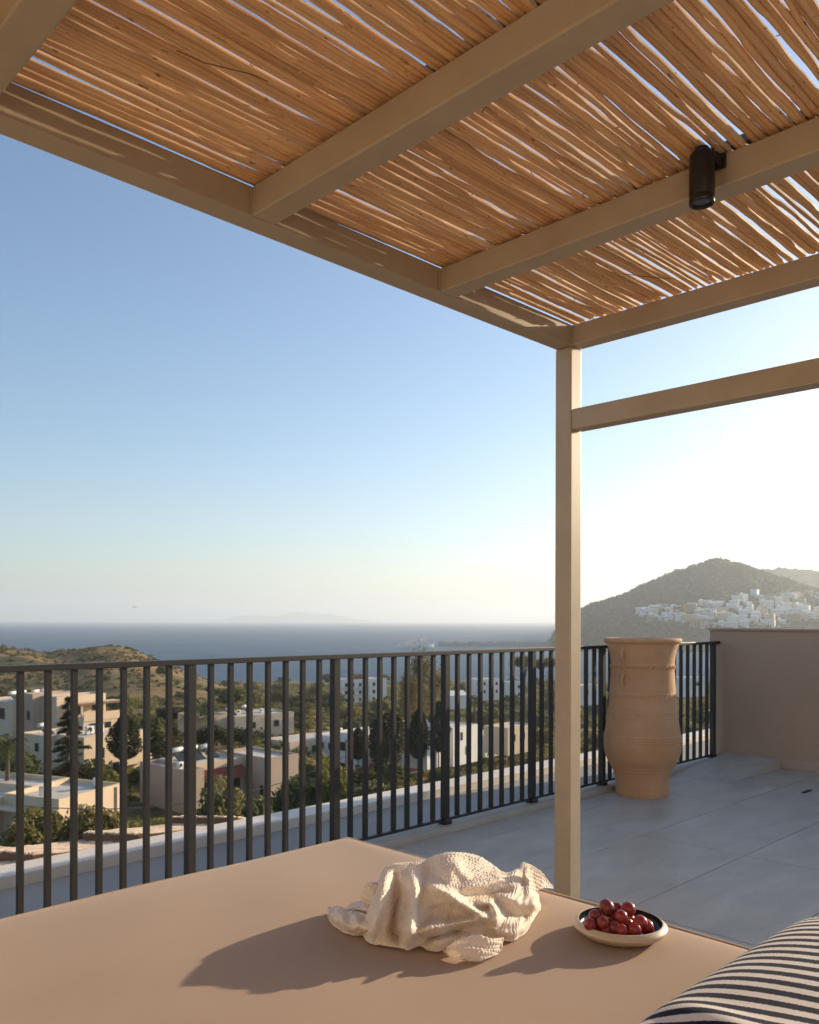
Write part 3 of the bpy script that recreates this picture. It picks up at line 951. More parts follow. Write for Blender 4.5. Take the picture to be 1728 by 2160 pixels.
hx = np.array([-1400,-500,0,60,110,150,200,240,280,330,380,430,485,560])
hy = np.array([1330,1352,1364,1371,1381,1377,1366,1364,1372,1389,1410,1430,1452,1520])
RD = 380.0
def ridge_z(u):
    px = u*1780+864
    return np.interp(px, hx, EYE-(hy-HOR(hx))*RD/1780)
bd = np.array([4,15,45,60,100,150,200,300,450,590,625,680,2000])
bz = np.array([-8.5,-9.5,-14.2,-16.5,-20.5,-23.8,-26.5,-31,-37,-42.2,-45,-50,-60])
ld = np.array([4,45,70,125,180,235,300])
lz = np.array([-8.5,-13.8,-18,-19,-20.5,-21.5,-17.5])
def ground_z(u, d):
    base = np.interp(d, bd, bz)
    rz = ridge_z(u)
    pre = np.interp(d, ld, lz)
    hillf = np.where(d < 300, pre, np.where(d < RD, -17.5 + (rz+17.5)*sstep(300-75, RD, d)*1.0, rz - 45*sstep(RD, RD+230, d)))
    s = sstep(250, RD, d)
    hillf = np.where(d < 235, pre, np.where(d < RD, -21.5 + (rz+21.5)*np.power(np.clip((d-235)/(RD-235),0,1), 0.8), rz - 48*np.power(np.clip((d-RD)/230,0,3), 1.4)))
    w = sstep(-0.10, -0.24, u)
    w = sstep(-0.05, -0.20, u)
    z = base*(1-w) + np.maximum(base, hillf)*w
    lat = u*d
    z = z + fbm(lat/22, d/22, 3)*np.clip((d-20)/300, 0, 1)*1.3 + fbm(lat/5, d/5, 9, 3)*0.25*np.clip(d/100, 0, 1)
    return z
def gz(lat, d):
    return float(ground_z(np.array([lat/d]), np.array([float(d)]))[0])

def sheet(name, us, ds, zf, mat, smooth=True):
    Ug, Dg = np.meshgrid(us, ds, indexing='ij')
    Z = zf(Ug, Dg)
    lat = Ug*Dg
    V = np.stack([RGT[0]*lat+FWD[0]*Dg, RGT[1]*lat+FWD[1]*Dg, Z], -1).reshape(-1,3)
    idx = np.arange(len(us)*len(ds)).reshape(len(us), len(ds))
    F = np.stack([idx[:-1,:-1], idx[1:,:-1], idx[1:,1:], idx[:-1,1:]], -1).reshape(-1,4)
    return link(name, np_mesh(name, V, F, mat, smooth))

def earth_material(name, dry, green, sc):
    m = N(name)
    v = m.coords()
    a = m.noise(v, 0.05*sc, 6, 0.65); b = m.noise(v, 0.35*sc, 5, 0.65)
    c1 = m.ramp(b, [(0.3, mul(dry, 0.75)), (0.7, mul(dry, 1.2))])
    c2 = m.ramp(b, [(0.3, mul(green, 0.7)), (0.7, mul(green, 1.3))])
    f = m.math('ADD', m.math('MULTIPLY', a, 0.55), m.math('MULTIPLY', b, 0.45))
    m.color(m.mix(m.ramp(f, [(0.46, (0,0,0)), (0.56, (1,1,1))]), c1, c2)).set(Roughness=0.95)
    m.b.inputs["Specular IOR Level"].default_value = 0.1
    m.bump(m.noise(v, 1.2*sc, 4, 0.6), 0.8, 0.4/sc)
    return m.m
M_ground = earth_material("dry_scrub_ground", (0.30, 0.19, 0.09), (0.075, 0.085, 0.035), 1.0)
M_hill = earth_material("far_scrub_hillside", (0.048, 0.058, 0.040), (0.026, 0.042, 0.030), 0.12)

ground = sheet("ground", np.linspace(-1.5, 1.5, 330), np.concatenate([np.geomspace(5, 100, 50), np.linspace(104, 700, 130)]), ground_z, M_ground)
tag(ground, kind="structure")

# far hill with the town
rx = np.array([1060,1130,1168,1222,1260,1330,1400,1450,1505,1530,1590,1640,1700,1760,2000,2600])
ry = np.array([1385,1375,1338,1288,1271,1246,1214,1197,1178,1181,1199,1216,1236,1250,1290,1300])
FD0, FD1 = 1230.0, 1900.0
def far_ridge(u):
    px = u*1780+864
    return np.interp(px, rx, EYE-(ry-HOR(rx))*FD1/1780)
def far_z(u, d):
    zr = far_ridge(u) + fbm(u*60, u*0, 21)*2.0
    t = (d-FD0)/(FD1-FD0)
    up = SEA_Z - 4 + (zr-SEA_Z+4)*np.power(np.clip(t,0,1), 0.80)
    dn = zr - 60*np.clip(t-1,0,2)
    z = np.where(t < 1, up, dn)
    return z + fbm(u*d/90, d/90, 31)*5.0*np.clip(t*4,0,1)*np.clip(1-np.abs(t-1)*0+0,0,1)*np.where(np.abs(t-1) < 0.12, 0.25, 1) + fbm(u*d/16, d/16, 41, 3)*1.3*np.clip(t*3, 0, 1)
far_hill = sheet("far_hill", np.linspace(0.105, 1.1, 300), np.linspace(FD0-20, 2300, 120), far_z, M_hill)
tag(far_hill, kind="structure")
r2x = np.array([1300,1480,1560,1600,1640,1690,1728,1850,2100,2800]); r2y = np.array([1320,1268,1222,1206,1198,1199,1204,1192,1235,1280])
def back_z(u, d):
    px = u*1780+864
    zr = np.interp(px, r2x, EYE-(r2y-HOR(r2x))*3000/1780) + fbm(u*50, u*0, 51)*3
    t = (d-2300)/700
    return np.where(t < 1, SEA_Z + (zr-SEA_Z)*np.clip(t,0,1), zr-90*np.clip(t-1,0,2)) + fbm(u*d/120, d/120, 61)*5*np.where(np.abs(t-1) < 0.1, 0.3, 1)
o = sheet("back_hill", np.linspace(0.22, 1.2, 160), np.linspace(2320, 3500, 60), back_z, M_hill); tag(o, kind="structure")
# faint islands far out to sea
def island_z(u, d):
    px = u*1780+864
    zr = np.interp(px, [400,470,500,545,580,600,625,660,700,745,800], [-8,0,22,27,16,30,42,33,31,8,-8])*18300*0.46/1780 + fbm(u*90, u*0, 71)*4 - 6
    t = np.abs(d-18300)/700
    return SEA_Z - 15 + (zr+59)*np.clip(1-t,0,1)
o = sheet("islands", np.linspace(-0.27, -0.03, 90), np.linspace(17600, 19000, 24), island_z, M_hill); tag(o, kind="structure")

# sea
def sea_material():
    m = N("sea_water")
    v = m.coords()
    g = m.coords((1, 0.35, 1), rot=(0, 0, R(THETA+8)))
    n1 = m.noise(g, 0.030, 9, 0.68); n2 = m.noise(v, 0.004, 6, 0.6)
    c = m.ramp(n2, [(0.3, (0.010, 0.048, 0.105)), (0.7, (0.020, 0.075, 0.145))])
    m.color(m.mix(m.ramp(n1, [(0.47, (0,0,0)), (0.66, (0.8,)*3)]), c, (0.05, 0.125, 0.18)))
    m.set(Roughness=0.42)
    m.b.inputs["Specular IOR Level"].default_value = 0.06
    m.b.inputs["IOR"].default_value = 1.33
    m.bump(n1, 1.0, 3.0)
    return m.m
sv = []; rr_s = [0.0] + list(np.geomspace(60, 19500, 40))
ns = 96
sm = MB()
vs = [(0,0,SEA_Z)] + [(r_*math.cos(2*math.pi*k/ns), r_*math.sin(2*math.pi*k/ns), SEA_Z) for r_ in rr_s[1:] for k in range(ns)]
fs = [(0, 1+k, 1+(k+1)%ns) for k in range(ns)]
for i in range(len(rr_s)-2):
    for k in range(ns):
        k2 = (k+1) % ns
        fs.append((1+i*ns+k, 1+(i+1)*ns+k, 1+(i+1)*ns+k2, 1+i*ns+k2))
sm.add(vs, fs)
sea = sm.build("sea", sea_material()); tag(sea, kind="structure")

# haze: one closed box round everything
hz = N("sea_haze")
hz.nt.nodes.remove(hz.b)
pv = hz.node("ShaderNodeVolumePrincipled")
pv.inputs["Color"].default_value = (0.86, 0.925, 0.97, 1)
pv.inputs["Density"].default_value = HAZE_DENSITY
pv.inputs["Anisotropy"].default_value = HAZE_G
hz.L(pv.outputs[0], hz.out.inputs["Volume"])
haze = MB().box(-20500, 20500, -20500, 20500, -62, 360).build("haze", hz.m)
tag(haze, kind="stuff")

# ================================================================== FOLIAGE
def foliage(name, c, var=0.5, warm=0.0):
    m = N(name)
    isl = m.island(); r = m.rnd()
    base = m.ramp(isl, [(0.0, mul(c, 1-var)), (0.6, c), (1.0, mul(c, 1+var))])
    tint = m.mix(m.math('MULTIPLY', r, 0.7), base, (c[0]*1.5+0.006, c[1]*1.12, c[2]*0.7))
    m.color(tint).set(Roughness=0.6)
    m.b.inputs["Specular IOR Level"].default_value = 0.25
    # a little light passes through leaves
    tr = m.node("ShaderNodeBsdfTranslucent"); m.L(tint, tr.inputs[0])
    mx = m.node("ShaderNodeMixShader"); mx.inputs[0].default_value = 0.4
    m.L(m.b.outputs[0], mx.inputs[1]); m.L(tr.outputs[0], mx.inputs[2]); m.L(mx.outputs[0], m.out.inputs["Surface"])
    return m.m
M_olive = foliage("olive_foliage", (0.19, 0.20, 0.09))
M_green = foliage("bright_foliage", (0.16, 0.185, 0.055))
M_dark = foliage("dark_conifer_foliage", (0.052, 0.064, 0.030))
M_mid = foliage("mid_green_foliage", (0.12, 0.14, 0.05))
M_palm = foliage("palm_foliage", (0.11, 0.125, 0.045))
M_gum = foliage("pale_gum_foliage", (0.17, 0.155, 0.07))
M_scrub = foliage("scrub_foliage", (0.095, 0.098, 0.042))
M_farscrub = foliage("far_scrub_foliage", (0.042, 0.060, 0.036), 0.4)
M_bark = simple("tree_bark", (0.14, 0.095, 0.06), 0.9, 0.2, 8, 0.4, 40)

def leaves(C, size, r, droop=0.0, aspect=0.5):
    n = len(C)
    a = r.normal(size=(n,3)); a[:,2] *= 0.7; a /= np.linalg.norm(a,axis=1)[:,None]
    b = np.cross(a, r.normal(size=(n,3))); b /= np.linalg.norm(b,axis=1)[:,None]
    s = size*(0.6+0.8*r.random(n))[:,None]
    A = a*s; B = b*s*aspect
    V = np.stack([C-A, C-B*1.0, C+A, C+B], 1).reshape(-1,3)
    F = np.arange(n*4).reshape(-1,4)
    return V, F
def round_crown(n, size, seed, clumps=26, sx=1.0, sz=0.8, cr=0.34):
    r = np.random.default_rng(seed)
    d = r.normal(size=(clumps,3)); d /= np.linalg.norm(d,axis=1)[:,None]
    d[:,2] = np.where(d[:,2] < -0.55, -d[:,2]*0.4, d[:,2])
    cc = d*(0.35+0.45*r.random((clumps,1)))
    k = r.integers(0, clumps, n)
    q = r.normal(size=(n,3)); q /= np.linalg.norm(q,axis=1)[:,None]
    rad = cr*(0.6+0.7*r.random(clumps))[k][:,None]*np.power(r.random((n,1)), 0.28)
    P = cc[k] + q*rad
    P[:,0] *= sx; P[:,1] *= sx; P[:,2] *= sz
    return leaves(P, size, r)
def cone_crown(n, size, seed, rad=0.2):
    r = np.random.default_rng(seed)
    nb = 90
    hb = np.power(r.random(nb), 0.85)*0.97; ab = r.random(nb)*6.283
    L = rad*(1.02-hb)*(0.65+0.55*r.random(nb)) + 0.008
    k = r.choice(nb, n, p=L/L.sum())
    t = np.power(r.random(n), 0.6)
    P = np.stack([np.cos(ab[k])*L[k]*t, np.sin(ab[k])*L[k]*t, hb[k] - 0.05*t*(1-hb[k]) + r.normal(0, 0.009, n)], -1)
    P[:,:2] += r.normal(0, 0.014, (n,2))*(1.1-hb[k])[:,None]
    return leaves(P, size, r, aspect=0.35)
def egg_crown(n, size, seed, rad=0.3, top=0.5):
    r = np.random.default_rng(seed)
    h = r.random(n); a = r.random(n)*6.283
    prof_ = np.power(np.sin(np.pi*np.clip(np.power(h, 0.75),0,1)), 0.6)
    lump = 1+0.16*np.sin(a*3+h*9)+0.1*np.sin(a*7-h*17)
    rr = rad*prof_*lump*np.power(r.random(n), 0.2)
    P = np.stack([np.cos(a)*rr, np.sin(a)*rr, h], -1)
    return leaves(P, size, r, aspect=0.4)
def palm_crown(seed, nf=34):
    r = np.random.default_rng(seed)
    VS, FS = [], []; base = 0
    for i in range(nf):
        az = i*2.399+r.uniform(-.2,.2); el = r.uniform(-0.5, 1.25); L = r.uniform(0.85,1.1)
        ts = np.linspace(0, 1, 14)
        out = L*(ts*math.cos(el) + 0.12*ts*ts); up = L*(ts*math.sin(el) - (0.55+0.25*math.cos(el))*ts*ts)
        for j in range(len(ts)-1):
            c0 = np.array([math.cos(az)*out[j], math.sin(az)*out[j], up[j]])
            sd = np.array([-math.sin(az), math.cos(az), 0])
            fw = np.array([math.cos(az)*(out[j+1]-out[j]), math.sin(az)*(out[j+1]-out[j]), up[j+1]-up[j]])
            fw /= np.linalg.norm(fw)
            for s in (-1,1):
                ll = 0.30*math.sin(math.pi*min(0.98, 0.12+0.88*ts[j]))**0.7
                tip = c0 + sd*s*ll*0.75 + fw*ll*0.6 + np.array([0,0,-0.35*ll])
                VS += [c0-fw*0.018, c0+fw*0.018, tip+fw*0.008, tip-fw*0.008]
                FS.append([base,base+1,base+2,base+3]); base += 4
        # rib
    return np.array(VS), np.array(FS)
def tall_crown(n, size, seed):
    r = np.random.default_rng(seed)
    cl = 34
    h = 0.25+0.75*r.random(cl); a = r.random(cl)*6.283
    w = 0.30*np.sin(np.pi*np.clip((h-0.15)/0.95,0,1))**0.7
    cc = np.stack([np.cos(a)*w*r.random(cl)**.5, np.sin(a)*w*r.random(cl)**.5, h], -1)
    k = r.integers(0, cl, n)
    q = r.normal(size=(n,3))*np.array([0.05,0.05,0.075])
    return leaves(cc[k]+q, size, r, aspect=0.35)
def umbrella_crown(n, size, seed):
    r = np.random.default_rng(seed)
    cl = 22; a = r.random(cl)*6.283; q0 = np.sqrt(r.random(cl))
    cc = np.stack([np.cos(a)*q0*0.8, np.sin(a)*q0*0.8, 0.30*(1-q0**2)+0.05*r.random(cl)], -1)
    k = r.integers(0, cl, n)
    return leaves(cc[k]+r.normal(size=(n,3))*np.array([0.16,0.16,0.10]), size, r, aspect=0.4)

CR = {}
def crown(kind, mat):
    key = (kind, mat.name)
    if key not in CR:
        s = len(CR)+5
        if kind[:-1] == 'fine': V, F = round_crown(7500, 0.062, int(kind[-1])*7+1, 34, 1.0, 0.82)
        elif kind[:-1] == 'bush': V, F = round_crown(2600, 0.105, int(kind[-1])*11+2, 24, 1.0, 0.8)
        elif kind[:-1] == 'cone': V, F = cone_crown(9000, 0.017, int(kind[-1])*13+3)
        elif kind[:-1] == 'egg': V, F = egg_crown(7000, 0.030, int(kind[-1])*17+4)
        elif kind[:-1] == 'palm': V, F = palm_crown(int(kind[-1])+40)
        elif kind[:-1] == 'tall': V, F = tall_crown(5200, 0.022, int(kind[-1])+60)
        elif kind[:-1] == 'umb': V, F = umbrella_crown(3500, 0.07, int(kind[-1])+80)
        CR[key] = np_mesh("crown", V, F, mat)
    return CR[key]
trunk_cache = {}
def trunk_mesh(kind):
    if kind in trunk_cache: return trunk_cache[kind]
    b = MB()
    if kind == 'palm':
        pts = [(0.02*math.sin(z*3), 0.01*math.cos(z*4), z) for z in np.linspace(0,1,14)]
        b.tube(pts, [0.075+0.012*(i%2)-0.02*i/13 for i in range(14)], 8)
    else:
        b.tube([(0,0,0),(0.01,0.01,0.35),(-0.015,0.01,0.7),(0.0,-0.01,1.0)], [0.085,0.065,0.05,0.028], 8)
        rr_ = random.Random(5)
        for k in range(6):
            a = k*1.05; z0 = 0.42+0.08*k
            b.tube([(0,0,z0),(0.14*math.cos(a),0.14*math.sin(a),z0+0.13),(0.30*math.cos(a),0.30*math.sin(a),z0+0.24)], [0.035,0.024,0.01], 6)
    trunk_cache[kind] = b.mesh("trunk", M_bark)
    return trunk_cache[kind]
tr_rng = random.Random(11)
def tree(name, label, cat, lat, d, top, wid, kind, mat, group=None, bottom=None, base=None, seed=0):
    """top: height of the crown's top; wid: crown radius; bottom: where foliage begins"""
    g = gz(lat, d) - 0.25 if base is None else base
    p = W(lat, d, g)
    t = empty(name, tuple(p), tr_rng.uniform(0, 6.28))
    tag(t, label, cat, group)
    kk = kind[:-1]
    H = top - g
    cm = crown(kind, mat)
    if kk in ('fine','bush'):
        bt = bottom if bottom is not None else g + 0.12*H
        hz_ = max(0.4, (top-bt)/2/0.86)
        link("crown", cm, t, (0,0,(top+bt)/2-g), scale=(wid, wid, hz_/0.8*0.8))
        link("trunk", trunk_mesh('t'), t, scale=(wid*0.9, wid*0.9, max(0.5, (top+bt)/2-g+0.1)))
    elif kk in ('cone','egg','tall'):
        bt = bottom if bottom is not None else g + 0.1
        rad = {'cone':0.2,'egg':0.3,'tall':0.33}[kk]
        link("crown", cm, t, (0,0,bt-g), scale=(wid/rad, wid/rad, top-bt))
        link("trunk", trunk_mesh('t'), t, scale=(min(1.6, H*0.16), min(1.6, H*0.16), (bt-g)+0.75*(top-bt)))
    elif kk == 'palm':
        link("trunk", trunk_mesh('palm'), t, scale=(3.0, 3.0, H-0.25*wid))
        link("crown", cm, t, (0.02*3*math.sin(3), 0, H-0.3*wid), scale=(wid, wid, wid))
    else:
        link("crown", cm, t, (0,0,H-0.38*wid), scale=(wid, wid, wid))
        link("trunk", trunk_mesh('t'), t, scale=(wid*0.8, wid*0.8, H-0.25*wid))
    return t
def px_tree(name, label, cat, px, ytop, d, wpx, kind, mat, ybot=None, group=None, base=None):
    lat = (px-864)/1780*d
    top = zpix(px, ytop, d); wid = wpx/2/1780*d
    bot = None if ybot is None else zpix(px, ybot, d)
    return tree(name, label, cat, lat, d, top, wid, kind, mat, group, bot, base)

# the trees that can be told apart
px_tree("conifer_tree","tall pointed dark conifer in front of the stacked beige villa","tree",145,1466,86,112,"cone1",M_dark,1645)
px_tree("palm_tree","short palm with drooping fronds at the left edge below the beige villa","palm",18,1552,80,120,"palm1",M_palm)
px_tree("cypress_tree","egg shaped clipped dark cypress before a sunlit wall","tree",264,1508,95,66,"egg1",M_dark,1602)
px_tree("conifer_tree","dark conifer behind the mauve shaded house wall, left of its twin","tree",330,1513,104,56,"cone2",M_dark,1606)
px_tree("conifer_tree","broad dark conifer right of its narrower twin behind the shaded house wall","tree",368,1520,101,74,"cone3",M_mid,1610)
px_tree("palm_tree","tall palm with a bare trunk left of the flat roof with units","palm",425,1478,150,110,"palm2",M_palm)
px_tree("pine_tree","wide dark pine behind the house with the red tiled awning","tree",452,1527,118,90,"bush1",M_dark,1578)
px_tree("pine_tree","dark pine tucked right of the wide dark pine behind the red tiled awning","tree",512,1530,122,70,"bush2",M_dark,1580)
px_tree("olive_tree","round sunlit olive tree just beyond the reed canopies","tree",470,1640,58,120,"fine1",M_olive)
px_tree("olive_tree","grey green olive tree right of the rounder sunlit olive","tree",535,1668,60,90,"fine2",M_olive)
px_tree("olive_tree","large olive tree in front of the boxy house end","tree",625,1628,66,120,"fine3",M_mid)
px_tree("olive_tree","loose olive tree beside the slim utility pole","tree",700,1600,66,100,"fine1",M_green)
px_tree("olive_tree","pale olive tree behind the dark lamp post at the left","tree",65,1692,50,150,"fine2",M_olive)
px_tree("pine_bush","green rounded bush below the flat roofed near house","bush",195,1690,52,150,"fine3",M_olive)
px_tree("gum_tree","tall loose pale gum tree rising against the sea","tree",893,1396,170,100,"tall1",M_gum,1570)
px_tree("gum_tree","slimmer gum tree leaning left of the tallest gum tree","tree",868,1430,165,56,"tall2",M_gum,1560)
px_tree("pine_tree","big dark spreading pine in the middle of the valley","tree",818,1484,112,100,"fine4",M_dark)
px_tree("cypress_tree","dark narrow cypress left of the white apartment corner","tree",884,1496,116,46,"egg2",M_dark,1600)
px_tree("cypress_tree","tall dark cypress against the white apartment side","tree",926,1480,118,44,"egg3",M_dark,1585)
px_tree("cypress_tree","small dark cypress among the long pale roofs","tree",756,1534,118,34,"egg1",M_dark,1602)
px_tree("umbrella_pine","umbrella pine by the shore left of the pergola post","tree",1108,1388,230,62,"umb1",M_mid)
px_tree("umbrella_pine","second umbrella pine by the shore half behind the pergola post","tree",1158,1392,235,66,"umb2",M_mid)
px_tree("palm_tree","low palm among the green trees beside the white gabled cottage","palm",1003,1468,180,44,"palm1",M_palm)
px_tree("palm_tree","small palm near the shore left of the white three storey hotel","palm",592,1433,420,44,"palm2",M_palm)
px_tree("palm_tree","small palm sticking up behind the white three storey hotel","palm",756,1422,345,32,"palm1",M_palm)
# ================================================================== BUILDINGS
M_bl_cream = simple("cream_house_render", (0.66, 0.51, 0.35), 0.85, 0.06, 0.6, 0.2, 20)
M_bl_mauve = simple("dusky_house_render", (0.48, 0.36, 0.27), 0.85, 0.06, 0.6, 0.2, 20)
M_bl_white = simple("white_house_render", (0.78, 0.75, 0.70), 0.85, 0.05, 0.4, 0.2, 20)
M_roof = simple("pale_roof_membrane", (0.62, 0.55, 0.46), 0.85, 0.15, 0.5, 0.3, 10)
M_redtile = simple("red_roof_tile", (0.30, 0.085, 0.045), 0.8, 0.15, 2.0)
M_redwall = simple("brick_red_render", (0.33, 0.12, 0.075), 0.85, 0.1, 1.0)
M_glass = simple("dark_window_glass", (0.025, 0.028, 0.03), 0.12, 0.2, 2.0)
M_frame = simple("grey_window_frame", (0.22, 0.19, 0.16), 0.6)
M_steel = simple("galvanised_steel", (0.42, 0.43, 0.44), 0.4, 0.1, 3, metallic=0.4)
M_acw = simple("white_enamel", (0.62, 0.62, 0.60), 0.5, 0.06)
M_wood = simple("brown_timber", (0.20, 0.105, 0.055), 0.75, 0.2, 9)

def house(name, label, px, ytop, d, az, cat="house"):
    """An Empty at the corner nearest the viewer, local x along the lit wall, local y along the shaded wall."""
    lat = (px-864)/1780*d
    z = zpix(px, ytop, d)
    e = empty(name, tuple(W(lat, d, z)), R(THETA-az))
    tag(e, label, cat)
    return e
def block(h, x0, x1, y0, y1, z0, z1, mat=M_bl_cream, par=0.35, roof=M_roof):
    b = MB()
    t = 0.22
    zt = z1-par
    b.box(x0, x1, y0, y1, z0, zt)
    if par > 0:
        zt2 = zt+0.001
        b.box(x0, x1, y0, y0+t, zt2, z1).box(x0, x1, y1-t, y1, zt2, z1)
        b.box(x0, x0+t, y0+t+0.002, y1-t-0.002, zt2, z1).box(x1-t, x1, y0+t+0.002, y1-t-0.002, zt2, z1)
    w = b.build("wall", mat, h)
    if par > 0:
        MB().box(x0+t+0.005, x1-t-0.005, y0+t+0.005, y1-t-0.005, zt+0.004, zt+0.05).build("roof", roof, h)
    return w
def window(h, face, pos, u, z, w, hh, door=False):
    """face 'x': on a wall facing -x at x=pos, u along y;  face 'y': on a wall facing -y at y=pos, u along x"""
    f = MB(); p = MB()
    fr = 0.07
    def bx(m, u0, u1, z0, z1, d0, d1):
        if face == 'x': m.box(pos-d1, pos-d0, u0, u1, z0, z1)
        else: m.box(u0, u1, pos-d1, pos-d0, z0, z1)
    bx(f, u, u+fr, z, z+hh, 0.002, 0.06); bx(f, u+w-fr, u+w, z, z+hh, 0.002, 0.06)
    bx(f, u+fr, u+w-fr, z, z+fr, 0.002, 0.06); bx(f, u+fr, u+w-fr, z+hh-fr, z+hh, 0.002, 0.06)
    bx(p, u+fr, u+w-fr, z+fr, z+hh-fr, 0.002, 0.02)
    fo = f.build("door" if door else "window", M_frame, h)
    p.build("pane", M_glass, fo)
def on(h, x, y, z):
    c, s = math.cos(h.rotation_euler.z), math.sin(h.rotation_euler.z)
    return (h.location.x + x*c - y*s, h.location.y + x*s + y*c, h.location.z + z)

# 1 near flat roofed house
h1 = house("flat_roofed_house", "near flat roofed beige house with a pale gravel roof at the left", 125, 1686, 70, 22)
block(h1, 0, 7.6, 0, 6.2, -6.0, 0.0, M_bl_cream, 0.45)
block(h1, -1.6, 3.2, 6.21, 16, -6.0, -0.35, M_bl_cream, 0.3)
block(h1, 3.21, 7.6, 6.21, 16, -6.0, 0.05, M_bl_cream, 0.45)
window(h1, 'y', 0, 2.3, -3.2, 0.35, 2.3); window(h1, 'y', 0, 6.6, -2.8, 0.3, 2.6); window(h1, 'x', 0, 1.5, -2.9, 1.2, 1.2)
# 2 house in the middle with red tiled awning
h2 = house("awning_house", "low beige house with a red tiled awning and a shaded mauve end", 393, 1626, 85, 41)
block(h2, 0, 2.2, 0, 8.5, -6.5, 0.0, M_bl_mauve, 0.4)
block(h2, 2.21, 9.2, 2.4, 8.4, -6.5, 0.05, M_bl_cream, 0.3)
a = MB()
a.add([(3.4,0.9,-1.75),(8.9,0.9,-1.75),(8.9,2.395,-0.75),(3.4,2.395,-0.75),(3.4,0.9,-1.85),(8.9,0.9,-1.85),(8.9,2.395,-0.85),(3.4,2.395,-0.85)],
      [(0,1,2,3),(7,6,5,4),(0,4,5,1),(1,5,6,2),(2,6,7,3),(3,7,4,0)])
aw = a.build("tiled_awning", M_redtile, h2)
rt = MB()
for k in range(26):
    x = 3.45+k*0.213
    rt.tube([(x,0.88,-1.74),(x,2.38,-0.74)], 0.055, 6)
o = rt.build("tile_rolls", M_redtile, aw)
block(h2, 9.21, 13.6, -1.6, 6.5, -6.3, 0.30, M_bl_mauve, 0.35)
window(h2, 'y', 2.4, 3.8, -3.7, 1.3, 1.6); window(h2, 'y', 2.4, 6.2, -3.8, 2.4, 1.8)
window(h2, 'y', -1.6, 11.6, -3.9, 0.35, 3.2); window(h2, 'x', 0, 2.5, -4.2, 1.0, 1.1)
# 3 villa in the middle left
h3 = house("stepped_villa", "stepped beige villa behind the clipped cypress with units on its roof", 178, 1556, 103, 32)
block(h3, 0, 9.6, 0, 5.5, -6.6, 0.0, M_bl_cream, 0.3)
block(h3, -1.2, 5.0, 5.51, 11.5, -6.8, -0.1, M_bl_cream, 0.3)
block(h3, -2.0, -0.01, 1.2, 4.2, -6.6, -1.3, M_bl_cream, 0.0)
window(h3, 'y', 0, 1.9, -2.9, 1.1, 1.35); window(h3, 'y', 0, 7.6, -2.4, 0.9, 1.0); window(h3, 'x', -1.2, 7.2, -2.2, 0.8, 1.1); window(h3, 'x', -1.2, 9.6, -4.6, 1.5, 2.0)
# 4 upper villa
h4 = house("stacked_villa", "big stacked beige villa with a timber edged canopy at the far left", 120, 1470, 125, 34)
block(h4, 0, 8.5, 0, 3.6, -7.5, 0.0, M_bl_cream, 0.25)
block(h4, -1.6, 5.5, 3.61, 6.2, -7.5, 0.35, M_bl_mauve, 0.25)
block(h4, -3.2, 7, 6.21, 16.0, -7.5, -0.9, M_bl_cream, 0.3)
block(h4, 2.0, 8.0, -3.6, -0.01, -7.0, -3.0, M_bl_cream, 0.5)
MB().box(1.5, 9.8, -3.2, -0.02, -1.25, -1.05).build("canopy", M_bl_cream, h4)
MB().box(1.45, 9.85, -3.28, -3.21, -1.30, -0.98).build("canopy_fascia", M_wood, h4)
for x in (2.0, 5.8, 9.4): MB().box(x, x+0.25, -3.1, -2.85, -2.99, -1.26).build("canopy_post", M_bl_cream, h4)
window(h4, 'y', 0, 3.0, -3.0, 1.0, 1.7, True); window(h4, 'y', 0, 6.0, -2.6, 1.1, 1.2); window(h4, 'x', -3.2, 8.2, -3.6, 2.2, 1.7); window(h4, 'x', -3.2, 12.8, -3.6, 2.2, 1.7)
# 5 flat roof with plant, behind the palm
h5 = house("low_flat_house", "low wide house whose tan flat roof is crowded with units", 497, 1512, 150, 48)
block(h5, 0, 12.5, 0, 9, -4.0, 0.0, M_bl_cream, 0.35)
block(h5, -6, -0.01, 2, 10, -4.0, 0.3, M_bl_cream, 0.3)
window(h5, 'y', 0, 3, -2.4, 1.2, 1.2); window(h5, 'y', 0, 8, -2.4, 1.2, 1.2)
# 6 white hotel
h6 = house("white_hotel", "white three storey block by the sea with a red gable", 722, 1434, 330, 62)
block(h6, 0, 19.5, 0, 10, -9.5, 0.0, M_bl_white, 0.4)
for k in range(3):
    for q in range(6): window(h6, 'y', 0, 1.2+q*3.0, -2.9-k*3.0, 1.2, 1.5)
    MB().box(0.0, 13, -1.1, -0.003, -3.2-k*3.0, -3.02-k*3.0).build("balcony", M_bl_white, h6)
g = MB(); g.add([(5,0.5,0.01),(11,0.5,0.01),(8,0.5,1.7),(5,7,0.01),(11,7,0.01),(8,7,1.7)], [(0,1,2),(5,4,3),(0,2,5,3),(1,4,5,2),(0,3,4,1)])
g.build("gable_roof", M_redtile, h6)
# 7 two white blocks further right
h7 = house("white_block", "white flat block with small windows left of its smaller neighbour by the shore", 1003, 1433, 340, 66)
block(h7, 0, 12.0, 0, 8, -9.0, 0.0, M_bl_white, 0.35)
for k in range(2):
    for q in range(4): window(h7, 'y', 0, 1.0+q*2.8, -2.6-k*3.2, 1.0, 1.3)
h8 = house("white_block", "smaller white block with small windows right of its larger neighbour by the shore", 1074, 1439, 330, 64)
block(h8, 0, 7.0, 0, 7, -8.0, 0.0, M_bl_white, 0.35)
for k in range(2):
    for q in range(2): window(h8, 'y', 0, 1.2+q*2.9, -2.6-k*3.0, 1.0, 1.3)
